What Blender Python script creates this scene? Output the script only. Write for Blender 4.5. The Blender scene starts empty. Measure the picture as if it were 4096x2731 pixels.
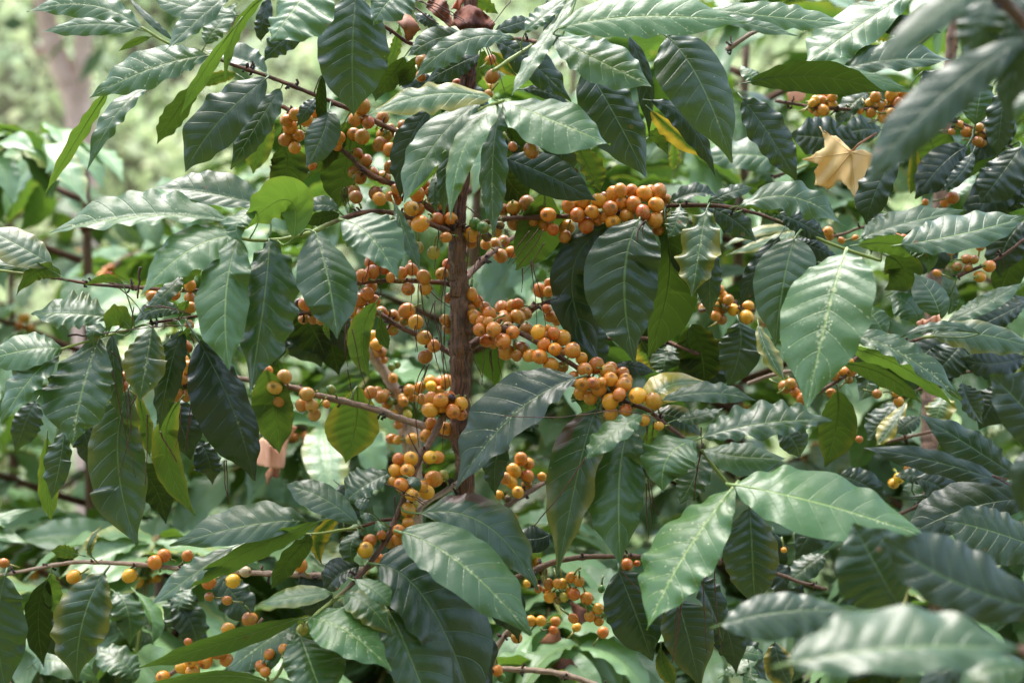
# Coffee shrub heavy with orange berries: the place is built from code only.
import bpy, math, random
import numpy as np
from mathutils import Vector, Matrix
random.seed(7); rng = np.random.RandomState(11)
C = bpy.context.scene.collection
CAM = np.array([0.0, 0.0, 1.35]); PITCH = math.radians(-4)
R_ = np.array([1.0, 0, 0]); F_ = np.array([0, math.cos(PITCH), math.sin(PITCH)]); U_ = np.array([0, -math.sin(PITCH), math.cos(PITCH)])
K = 0.72 / 4096
TX = {'A': 0, 'B': 1000, 'C': 2000, 'D': 2896}; TY = {'0': 0, '1': 600, '2': 1300, '3': 1931}
FOC = 1.30
def src(t, x, y): return TX[t[0]] + x / 1.96, TY[t[1]] + y / 1.96
def at(sx, sy, d): return CAM + R_ * ((sx - 2048) * K * d) + U_ * ((1365.5 - sy) * K * d) + F_ * d
def nrm(v): return v / (np.linalg.norm(v) + 1e-12)

# ---------------------------------------------------------------- mesh helpers
class MB:
    def __init__(s): s.v = []; s.f = []; s.t = []; s.p = []; s.n = 0
    def add(s, v, f, t, p):
        """v (n,3) points, f quads/tris list array, t (n,3) texture coordinates, p (n,4) or (4,) look"""
        v = np.asarray(v, float); p = np.asarray(p, float)
        if p.ndim == 1: p = np.tile(p, (len(v), 1))
        s.v.append(v); s.t.append(np.asarray(t, float)); s.p.append(p)
        s.f.append(np.asarray(f, int) + s.n); s.n += len(v)
    def mesh(s, name, mat, origin=(0, 0, 0)):
        v = np.concatenate(s.v) - np.asarray(origin); t = np.concatenate(s.t); p = np.concatenate(s.p)
        m = bpy.data.meshes.new(name)
        fs = np.concatenate([f.reshape(-1, 4) for f in s.f])
        m.vertices.add(len(v)); m.vertices.foreach_set('co', v.astype(np.float32).ravel())
        m.loops.add(fs.size); m.loops.foreach_set('vertex_index', fs.astype(np.int32).ravel())
        m.polygons.add(len(fs)); m.polygons.foreach_set('loop_start', np.arange(0, fs.size, 4, dtype=np.int32))
        m.polygons.foreach_set('loop_total', np.full(len(fs), 4, dtype=np.int32))
        m.update(); m.validate()
        if len(m.vertices) == len(v):
            a = m.attributes.new('st', 'FLOAT_VECTOR', 'POINT'); a.data.foreach_set('vector', t.astype(np.float32).ravel())
            a = m.attributes.new('par', 'FLOAT_COLOR', 'POINT'); a.data.foreach_set('color', p.astype(np.float32).ravel())
        m.shade_smooth(); m.materials.append(mat)
        return m
WPOS = {}
def link(name, data, parent=None, loc=(0, 0, 0)):
    o = bpy.data.objects.new(name, data); C.objects.link(o)
    loc = np.asarray(loc, float)
    if parent is not None:
        o.parent = parent; o.location = Vector(loc - WPOS[parent.name])
    else: o.location = Vector(loc)
    WPOS[o.name] = loc
    return o
def thing(name, label, cat, loc, group=None):
    o = link(name, None, None, loc); o['label'] = label; o['category'] = cat
    if group: o['group'] = group
    return o

def grid_faces(nu, nv, flip=False, wrap=False):
    i, j = np.meshgrid(np.arange(nu - 1), np.arange(nv if wrap else nv - 1), indexing='ij')
    i = i.ravel(); j = j.ravel(); k = (j + 1) % nv
    q = np.stack([i * nv + j, (i + 1) * nv + j, (i + 1) * nv + k, i * nv + k], 1)
    return q[:, ::-1] if flip else q
def tube(mb, pts, rad, par, ns=8, bump=0.0, st=None, seed=0):
    pts = np.asarray(pts, float); n = len(pts); rad = np.broadcast_to(np.asarray(rad, float), (n,))
    T = np.gradient(pts, axis=0); T /= np.linalg.norm(T, axis=1)[:, None] + 1e-12
    up = np.array([0.3, 0.2, 1.0]) if abs(T[0][2]) < .8 else np.array([1.0, .2, 0])
    a = np.linspace(0, 2 * np.pi, ns, endpoint=False)
    V = np.zeros((n, ns, 3)); N0 = nrm(np.cross(T[0], up)); r = np.random.RandomState(seed)
    jig = 1 + bump * r.randn(n, ns) if bump else np.ones((n, ns))
    if ns >= 18: jig += .07 * np.sin(5 * a[None] + np.linspace(0, 14, n)[:, None]) + .05 * np.sin(3 * a[None] - np.linspace(0, 37, n)[:, None])
    for i in range(n):
        N0 = nrm(N0 - T[i] * N0.dot(T[i])); B = np.cross(T[i], N0)
        V[i] = pts[i] + (rad[i] * jig[i])[:, None] * (np.cos(a)[:, None] * N0 + np.sin(a)[:, None] * B)
    # closed ends
    V = np.concatenate([np.tile(pts[0], (1, ns, 1)), V, np.tile(pts[-1], (1, ns, 1))])
    L = np.concatenate([[0], np.cumsum(np.linalg.norm(np.diff(pts, axis=0), axis=1))]); L = np.concatenate([[L[0]], L, [L[-1]]])
    if st is None:
        st = np.zeros((n + 2, ns, 3)); st[..., 0] = L[:, None]; st[..., 1] = np.minimum(a, 2 * np.pi - a)[None] / np.pi
    else: st = np.tile(np.asarray(st, float), ((n + 2), ns, 1))
    p = np.asarray(par, float)
    if p.ndim == 2: p = np.repeat(np.concatenate([p[:1], p, p[-1:]]), ns, axis=0)
    mb.add(V.reshape(-1, 3), grid_faces(n + 2, ns, True, True), st.reshape(-1, 3), p)
def smooth(pts, m):
    """Catmull-Rom through the points"""
    P = np.asarray(pts, float); P = np.concatenate([[2 * P[0] - P[1]], P, [2 * P[-1] - P[-2]]]); out = []
    for i in range(1, len(P) - 2):
        for k in range(m):
            t = k / m; a, b, c, d = P[i - 1], P[i], P[i + 1], P[i + 2]
            out.append(.5 * (2 * b + (c - a) * t + (2 * a - 5 * b + 4 * c - d) * t * t + (3 * b - a - 3 * c + d) * t ** 3))
    out.append(P[-2]); return np.array(out)

# ---------------------------------------------------------------- leaf shape
NV = 9.0; CV = 1.25
def leaf_geo(mb, P0, P1, P2, wa, wb, par, under=False, nu=64, nv=17, seed=0, wave=1.0, view=None, petiole=None, quilt=1.0, spread=0.0):
    r = np.random.RandomState(seed)
    t8 = par[0]
    Cc = 2 * P1 - (P0 + P2) / 2
    u = np.linspace(0, 1, nu); U = u[:, None]
    M = (1 - U) ** 2 * P0 + 2 * U * (1 - U) * Cc + U ** 2 * P2
    T = 2 * (1 - U) * (Cc - P0) + 2 * U * (P2 - Cc); T /= np.linalg.norm(T, axis=1)[:, None]
    L = np.linalg.norm(np.diff(M, axis=0), axis=1).sum()
    Vv = (CAM - M) if view is None else np.tile(view, (nu, 1)); Vv = Vv / np.linalg.norm(Vv, axis=1)[:, None]
    S = np.cross(T, Vv); S /= np.linalg.norm(S, axis=1)[:, None] + 1e-9
    W = np.cross(S, T); W *= np.sign((W * Vv).sum(1))[:, None]        # normal of the blade, to the viewer
    ch = P2 - P0; S0 = S[nu // 2]
    dx, dy = ch.dot(R_), ch.dot(U_)
    if view is not None: wS, wO = wa, wb
    elif abs(dy) > abs(dx): wS, wO = (wa, wb) if S0.dot(R_) < 0 else (wb, wa)
    else: wS, wO = (wa, wb) if S0.dot(U_) > 0 else (wb, wa)
    sk = r.uniform(.84, 1.08)
    prof = np.sin(np.pi * u ** sk) ** r.uniform(.64, .78)
    tt = np.clip((u - .76) / .24, 0, 1); prof = prof * (1 - .62 * tt * tt * (3 - 2 * tt)) + .0
    prof = np.maximum(prof, .012)
    v = np.linspace(-1, 1, nv)
    wm = max(wS, wO)
    if view is not None: upc = np.zeros(nu)
    else: upc = S @ U_
    V3 = np.zeros((nu, nv, 3)); sgn = -1.0 if under else 1.0
    ph = r.uniform(0, 6.28, 4); fq = r.uniform(4.2, 6.8); am = r.uniform(.6, 1.25) * wave
    low = r.uniform(-1, 1); wm_ = .45 + .55 * np.sin(2 * np.pi * u * r.uniform(.7, 1.6) + ph[1]) ** 2; fv = u + .035 * np.sin(2 * np.pi * u * 1.7 + ph[3])
    for j, vv in enumerate(v):
        side = 1.0 if vv > 0 else -1.0
        w = wS if side > 0 else wO
        up = upc * side
        f = 1.06 + .38 * (t8) * np.minimum(1, np.abs(up) * 1.3)
        Rw = np.maximum(w * f, .72 * wm)
        th = np.arccos(np.clip(w / Rw, -1, 1))
        k = np.clip(-up * 2.2, -1, 1); k = np.where(np.abs(k) < .35, -.35 * np.ones(nu) if True else k, k)
        k = np.sign(k) * np.maximum(np.abs(k), .8)
        if view is not None: th = np.full(nu, .28); k = np.full(nu, 1.0); Rw = np.full(nu, w)
        k = k * (sgn if view is None else 1.0)
        av = abs(vv)
        # scallop and growth toward the edge
        sc = 1 + .06 * wave * wm_ * np.sin(2 * np.pi * fq * fv + ph[0 if side > 0 else 1]) * av
        x = Rw * prof * av * sc
        D = (np.cos(th) * side)[:, None] * S + (np.sin(th) * k)[:, None] * W
        Nn = (np.cos(th))[:, None] * W - (np.sin(th) * k * side)[:, None] * S
        s = NV * u - CV * av ** 1.1 + .35
        q = np.abs(np.sin(np.pi * s)) ** .8
        env = np.sin(np.pi * np.clip(u * 1.04, 0, 1)) ** .5
        h = quilt * min(1, max(.45, wm / .022)) * (.062 - .022 * t8) * wm * (q - .5) * env * (min(1, av * 5) * (1 - .75 * av ** 2)) * sgn
        h = h + sgn * .05 * wm * np.sqrt(av) * env
        h = h + am * .125 * wm * av ** 2.2 * prof ** .5 * 1.25 * wm_ * np.sin(2 * np.pi * fq * fv + ph[2 if side > 0 else 3] + .8 * np.sin(5 * u))
        h = h - sgn * .16 * Rw * av * av * prof
        h = h + .10 * wm * low * side * av * np.sin(2 * np.pi * u * 1.1 + ph[0])
        V3[:, j] = M + D * x[:, None] + Nn * h[:, None]
    # a fine fold along the midrib and a slight droop of the tip
    st = np.zeros((nu, nv, 3)); st[..., 0] = u[:, None]; st[..., 1] = v[None]; st[..., 2] = r.uniform(0, 50)
    f = grid_faces(nu, nv)
    c = nv // 2 + 2; a_, b_, d_ = V3[nu // 2, c], V3[nu // 2 + 1, c], V3[nu // 2, c + 1]
    n = np.cross(b_ - a_, d_ - a_)
    top = (n.dot(W[nu // 2]) > 0) != under
    if not top: f = f[:, ::-1]
    mb.add(V3.reshape(-1, 3), f, st.reshape(-1, 3), par)
    # petiole and raised midrib on the underside
    pp = [M[i] - sgn * W[i] * .0009 for i in range(0, int(nu * .9), max(1, nu // 12))]
    if petiole is not None:
        q = np.asarray(petiole); mid = (q + M[0]) / 2 - U_ * 0 + T[0] * -.15 * np.linalg.norm(q - M[0])
        pre = [q, mid, M[0]]
    else: pre = [M[0] - T[0] * .008]
    allp = smooth(pre + pp[1:], 2) if nu > 30 else np.array(pre + pp[1:])
    w0 = max(.0006, min(.0015, .042 * wm)); rad = w0 * np.interp(np.arange(len(allp)), [0, 3, 5, len(allp)], [1.1, 1, .55, .15])
    tube(mb, allp, rad, par, ns=5, st=(0.02, 0, 3))
    return L

# ---------------------------------------------------------------- node helpers
def newmat(name):
    m = bpy.data.materials.new(name); m.use_nodes = True; nt = m.node_tree; nt.nodes.clear(); return m, nt
class G:
    def __init__(s, nt): s.nt = nt
    def n(s, typ, **kw):
        x = s.nt.nodes.new(typ)
        for k, v in kw.items(): setattr(x, k, v)
        return x
    def set(s, sock, val):
        if isinstance(val, bpy.types.NodeSocket): s.nt.links.new(val, sock)
        elif val is not None: sock.default_value = val
    def m(s, op, a, b=None, c=None, clamp=False):
        x = s.n('ShaderNodeMath', operation=op, use_clamp=clamp); s.set(x.inputs[0], a)
        if b is not None: s.set(x.inputs[1], b)
        if c is not None: s.set(x.inputs[2], c)
        return x.outputs[0]
    def mix(s, f, a, b, mode='MIX'):
        x = s.n('ShaderNodeMix', data_type='RGBA', blend_type=mode); s.set(x.inputs[0], f); s.set(x.inputs[6], a); s.set(x.inputs[7], b); return x.outputs[2]
    def rng(s, v, a, b, c=0.0, d=1.0):
        x = s.n('ShaderNodeMapRange', interpolation_type='SMOOTHSTEP'); s.set(x.inputs[0], v)
        for i, q in enumerate((a, b, c, d)): s.set(x.inputs[i + 1], q)
        return x.outputs[0]
    def noise(s, vec, scale, detail=3.0, rough=.5):
        x = s.n('ShaderNodeTexNoise'); s.set(x.inputs['Vector'], vec); x.inputs['Scale'].default_value = scale
        x.inputs['Detail'].default_value = detail; x.inputs['Roughness'].default_value = rough; return x.outputs['Fac']

def leaf_material(name, lift=1.0):
    m, nt = newmat(name); g = G(nt)
    A = g.n('ShaderNodeAttribute', attribute_name='st'); X = g.n('ShaderNodeSeparateXYZ'); nt.links.new(A.outputs['Vector'], X.inputs[0])
    u, v, sd = X.outputs
    P = g.n('ShaderNodeAttribute', attribute_name='par'); PS = g.n('ShaderNodeSeparateColor'); nt.links.new(P.outputs['Color'], PS.inputs[0])
    tone, yel, dust = PS.outputs; brown = P.outputs['Alpha']
    obj = g.n('ShaderNodeTexCoord').outputs['Object']
    oi = g.n('ShaderNodeObjectInfo').outputs['Random']
    sh = g.n('ShaderNodeVectorMath', operation='ADD'); nt.links.new(obj, sh.inputs[0]); nt.links.new(g.m('MULTIPLY', oi, 9.0), sh.inputs[1]); co = sh.outputs[0]
    av = g.m('ABSOLUTE', v)
    n1 = g.noise(co, 22, 4, .6); n2 = g.noise(co, 90, 3); n3 = g.noise(co, 420, 2); n4 = g.noise(co, 190, 3, .6)
    s = g.m('SUBTRACT', g.m('MULTIPLY', u, NV), g.m('MULTIPLY', g.m('POWER', av, 1.1), CV)); s = g.m('ADD', s, .35)
    s = g.m('ADD', s, g.m('MULTIPLY', g.m('SUBTRACT', n1, .5), .12))
    fr = g.m('ABSOLUTE', g.m('SUBTRACT', g.m('FRACT', g.m('ADD', s, .5)), .5))
    vein = g.m('MULTIPLY', g.rng(fr, .012, .05, 1, 0), g.rng(av, .5, .98, 1, .15))
    mid = g.rng(av, .012, .042, 1, 0)
    # base greens
    dark = (.008, .024, .008, 1); lite = (.25, .41, .18, 1) if lift > 1 else (.072, .172, .042, 1)  # the lifted pale green paints in brighter light on far shrubs
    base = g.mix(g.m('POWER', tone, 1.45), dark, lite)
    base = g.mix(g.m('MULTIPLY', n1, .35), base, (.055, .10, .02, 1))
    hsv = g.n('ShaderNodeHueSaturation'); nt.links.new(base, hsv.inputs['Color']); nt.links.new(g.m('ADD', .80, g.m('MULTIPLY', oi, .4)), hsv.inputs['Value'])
    nt.links.new(g.m('ADD', .485, g.m('MULTIPLY', n2, .03)), hsv.inputs['Hue']); base = hsv.outputs[0]
    veinc = g.mix(tone, (.055, .13, .03, 1), (.27, .38, .12, 1))
    # yellowing starts at the margin and between the veins
    ym = g.m('MULTIPLY', yel, g.rng(g.m('ADD', g.m('MULTIPLY', av, .55), g.m('ADD', g.m('MULTIPLY', n1, .9), g.m('MULTIPLY', yel, .40))), .82, 1.12), clamp=True)
    base = g.mix(ym, base, (.52, .40, .045, 1))
    base = g.mix(g.m('MULTIPLY', vein, .28), base, veinc)
    base = g.mix(g.m('MULTIPLY', mid, .75), base, g.mix(tone, (.05, .11, .02, 1), (.30, .42, .11, 1)))
    # pale dust and pollen that gathers along the ribs
    vo = g.n('ShaderNodeTexVoronoi', feature='F1'); nt.links.new(co, vo.inputs['Vector']); vo.inputs['Scale'].default_value = 300
    spk = g.rng(vo.outputs['Distance'], .16, .27, 1, 0)
    near = g.m('MAXIMUM', g.rng(av, .02, .30, .8, 0), g.m('MULTIPLY', g.rng(fr, .0, .10, 1, 0), .8))
    near = g.m('MAXIMUM', near, g.m('MULTIPLY', g.rng(v, .1, .5, 0, 1), .35))
    dm = g.rng(g.m('ADD', g.m('MULTIPLY', near, .55), g.m('ADD', g.m('MULTIPLY', dust, .5), n1)), 1.12, 1.32)
    dm = g.m('MULTIPLY', dm, g.m('MULTIPLY', spk, g.rng(n2, .38, .55)))
    loose = g.m('MULTIPLY', g.m('MULTIPLY', spk, g.rng(vo.outputs['Color'], .90, .93)), g.rng(dust, 0, .5))
    vo2 = g.n('ShaderNodeTexVoronoi', feature='F1'); nt.links.new(co, vo2.inputs['Vector']); vo2.inputs['Scale'].default_value = 260
    blot = g.m('MULTIPLY', g.rng(vo2.outputs['Distance'], .2, .5, 1, 0), g.rng(g.m('ADD', near, g.m('ADD', n1, g.m('MULTIPLY', dust, .45))), 1.42, 1.75))
    dm = g.m('MAXIMUM', dm, g.m('MAXIMUM', loose, g.m('MULTIPLY', blot, .7)), clamp=True)
    dm = g.m('MULTIPLY', dm, g.rng(dust, .05, .2))
    base = g.mix(g.m('MULTIPLY', dm, .68), base, (.66, .66, .38, 1))
    # small brown scars, and a large scorched patch where the fourth value asks for it
    v3 = g.n('ShaderNodeTexVoronoi', feature='F1'); nt.links.new(co, v3.inputs['Vector']); v3.inputs['Scale'].default_value = 38
    scar = g.m('MULTIPLY', g.rng(g.m('ADD', v3.outputs['Distance'], g.m('MULTIPLY', n2, .08)), .10, .14, 1, 0), g.rng(v3.outputs['Color'], .70, .72))
    base = g.mix(g.m('MULTIPLY', scar, .8), base, (.15, .085, .03, 1))
    bp = g.m('ADD', g.m('MULTIPLY', g.m('MULTIPLY', v, brown), 1.1), g.m('MULTIPLY', g.m('SUBTRACT', n1, .5), 1.6))
    bp = g.m('MULTIPLY', g.rng(bp, .50, .62), g.m('MULTIPLY', g.rng(u, .10, .2), g.rng(u, .36, .5, 1, 0)))
    bp = g.m('MULTIPLY', bp, g.m('ABSOLUTE', brown))
    base = g.mix(bp, base, (.085, .038, .024, 1))
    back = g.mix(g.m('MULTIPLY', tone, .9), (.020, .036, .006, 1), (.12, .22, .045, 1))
    back = g.mix(g.m('MULTIPLY', g.m('MAXIMUM', g.m('MULTIPLY', vein, .5), mid), .5), back, (.30, .40, .12, 1)); back = g.mix(g.m('MULTIPLY', ym, .8), back, (.50, .40, .04, 1))
    back = g.mix(scar, back, (.10, .06, .02, 1))
    geo = g.n('ShaderNodeNewGeometry'); bf = geo.outputs['Backfacing']
    col = g.mix(bf, base, back)
    b1 = g.n('ShaderNodeBump'); b1.inputs['Strength'].default_value = .42; b1.inputs['Distance'].default_value = .0013
    hgt = g.m('ADD', g.m('MULTIPLY', n2, .9), g.m('ADD', g.m('ADD', g.m('MULTIPLY', n4, .45), g.m('MULTIPLY', n3, .15)), g.m('MULTIPLY', g.m('MAXIMUM', vein, mid), -.8)))
    nt.links.new(hgt, b1.inputs['Height'])
    p = g.n('ShaderNodeBsdfPrincipled'); nt.links.new(col, p.inputs['Base Color']); nt.links.new(b1.outputs[0], p.inputs['Normal'])
    rg = g.m('ADD', g.m('ADD', .21, g.m('MULTIPLY', n1, .26)), g.m('MULTIPLY', bf, .3)); rg = g.m('ADD', rg, g.m('MULTIPLY', dm, .35)); nt.links.new(rg, p.inputs['Roughness'])
    nt.links.new(g.m('SUBTRACT', .56, g.m('MULTIPLY', bf, .36)), p.inputs['Specular IOR Level'])
    tr = g.n('ShaderNodeBsdfTranslucent'); nt.links.new(g.mix(ym, g.mix(tone, (.018, .036, .003, 1), (.20, .36, .035, 1)), (.45, .32, .03, 1)), tr.inputs['Color'])
    mx = g.n('ShaderNodeMixShader'); mx.inputs[0].default_value = .24; nt.links.new(p.outputs[0], mx.inputs[1]); nt.links.new(tr.outputs[0], mx.inputs[2])
    o = g.n('ShaderNodeOutputMaterial'); nt.links.new(mx.outputs[0], o.inputs[0])
    return m

def bark_material(name):
    m, nt = newmat(name); g = G(nt)
    A = g.n('ShaderNodeAttribute', attribute_name='st'); X = g.n('ShaderNodeSeparateXYZ'); nt.links.new(A.outputs['Vector'], X.inputs[0])
    P = g.n('ShaderNodeAttribute', attribute_name='par'); PS = g.n('ShaderNodeSeparateColor'); nt.links.new(P.outputs['Color'], PS.inputs[0])
    green, pale, dark = PS.outputs
    cv = g.n('ShaderNodeCombineXYZ'); nt.links.new(g.m('MULTIPLY', X.outputs[0], 14.0), cv.inputs[0]); nt.links.new(g.m('MULTIPLY', X.outputs[1], 5.0), cv.inputs[1])
    st = g.noise(cv.outputs[0], 3.0, 6, .65)
    obj = g.n('ShaderNodeTexCoord').outputs['Object']; n1 = g.noise(obj, 60, 5, .6); n2 = g.noise(obj, 260, 4, .6)
    c = g.mix(g.rng(st, .43, .56), (.030, .011, .005, 1), (.175, .058, .020, 1))
    c = g.mix(g.rng(n1, .54, .66, 0, .8), c, (.23, .11, .05, 1))
    c = g.mix(g.m('MULTIPLY', pale, g.rng(st, .25, .6, .45, 1)), c, (.50, .37, .26, 1))
    c = g.mix(g.rng(n2, .60, .70, 0, .8), c, (.045, .022, .012, 1))
    c = g.mix(green, c, g.mix(n1, (.14, .20, .028, 1), (.28, .33, .06, 1)))
    c = g.mix(dark, c, (.022, .013, .009, 1))
    b = g.n('ShaderNodeBump'); b.inputs['Strength'].default_value = 1.0; b.inputs['Distance'].default_value = .003
    nt.links.new(g.m('MULTIPLY', g.m('ADD', st, g.m('MULTIPLY', n2, .5)), g.m('SUBTRACT', 1.0, g.m('MULTIPLY', green, .85))), b.inputs['Height'])
    p = g.n('ShaderNodeBsdfPrincipled'); nt.links.new(c, p.inputs['Base Color']); nt.links.new(b.outputs[0], p.inputs['Normal']); p.inputs['Roughness'].default_value = .72
    nt.links.new(g.m('SUBTRACT', .78, g.m('MULTIPLY', green, .35)), p.inputs['Roughness'])
    o = g.n('ShaderNodeOutputMaterial'); nt.links.new(p.outputs[0], o.inputs[0]); return m

def berry_material():
    m, nt = newmat('berry skin'); g = G(nt)
    A = g.n('ShaderNodeAttribute', attribute_name='st'); X = g.n('ShaderNodeSeparateXYZ'); nt.links.new(A.outputs['Vector'], X.inputs[0])
    P = g.n('ShaderNodeAttribute', attribute_name='par'); colr = P.outputs['Color']; stalk = P.outputs['Alpha']
    rho = X.outputs[0]   # angle from the navel end, radians
    obj = g.n('ShaderNodeTexCoord').outputs['Object']; oi = g.n('ShaderNodeObjectInfo').outputs['Random']
    n1 = g.noise(obj, 110, 3); n2 = g.noise(obj, 900, 3)
    h = g.n('ShaderNodeHueSaturation'); nt.links.new(colr, h.inputs['Color']); nt.links.new(g.m('ADD', .487, g.m('MULTIPLY', oi, .026)), h.inputs['Hue']); nt.links.new(g.m('ADD', .8, g.m('MULTIPLY', oi, .42)), h.inputs['Value'])
    c = g.mix(g.rng(n1, .42, .68, 0, .55), h.outputs[0], g.mix(.55, h.outputs[0], (.55, .40, .035, 1)))
    c = g.mix(g.rng(n2, .62, .72, 0, .35), c, (.55, .42, .12, 1))
    c = g.mix(g.rng(rho, 2.3, 3.0, 0, .6), c, (.35, .36, .05, 1))
    ring = g.m('MULTIPLY', g.rng(rho, .20, .24), g.rng(rho, .27, .33, 1, 0))
    disc = g.rng(g.m('ADD', rho, g.m('MULTIPLY', n2, .06)), .17, .24, 1, 0)
    c = g.mix(g.m('MULTIPLY', ring, .85), c, (.10, .035, .01, 1)); c = g.mix(g.m('MULTIPLY', disc, .85), c, (.16, .08, .025, 1))
    c = g.mix(g.rng(rho, .03, .08, .7, 0), c, (.04, .02, .01, 1))
    p = g.n('ShaderNodeBsdfPrincipled'); nt.links.new(c, p.inputs['Base Color'])
    nt.links.new(g.m('ADD', .20, g.m('ADD', g.m('MULTIPLY', disc, .4), g.m('MULTIPLY', n1, .16))), p.inputs['Roughness'])
    p.inputs['Subsurface Weight'].default_value = .25; p.inputs['Subsurface Radius'].default_value = (.004, .002, .0008); p.inputs['Subsurface Scale'].default_value = 1.0
    b = g.n('ShaderNodeBump'); b.inputs['Strength'].default_value = .12; b.inputs['Distance'].default_value = .0005; nt.links.new(g.m('ADD', n2, g.m('MULTIPLY', ring, -2.0)), b.inputs['Height']); nt.links.new(b.outputs[0], p.inputs['Normal'])
    o = g.n('ShaderNodeOutputMaterial'); nt.links.new(p.outputs[0], o.inputs[0]); return m

def plain(name, c1, c2, scale=60, rough=.8, bump=.5, trans=0, dist=.002):
    m, nt = newmat(name); g = G(nt)
    obj = g.n('ShaderNodeTexCoord').outputs['Object']; n = g.noise(obj, scale, 5, .6)
    c = g.mix(g.rng(n, .35, .65), c1 + (1,), c2 + (1,))
    p = g.n('ShaderNodeBsdfPrincipled'); nt.links.new(c, p.inputs['Base Color']); p.inputs['Roughness'].default_value = rough
    b = g.n('ShaderNodeBump'); b.inputs['Strength'].default_value = bump; b.inputs['Distance'].default_value = dist; nt.links.new(n, b.inputs['Height']); nt.links.new(b.outputs[0], p.inputs['Normal'])
    out = p.outputs[0]
    if trans:
        t = g.n('ShaderNodeBsdfTranslucent'); nt.links.new(c, t.inputs[0]); x = g.n('ShaderNodeMixShader'); x.inputs[0].default_value = trans
        nt.links.new(out, x.inputs[1]); nt.links.new(t.outputs[0], x.inputs[2]); out = x.outputs[0]
    o = g.n('ShaderNodeOutputMaterial'); nt.links.new(out, o.inputs[0]); return m

LEAF = leaf_material('coffee leaf'); BARK = bark_material('coffee bark'); BERRY = berry_material()
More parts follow.
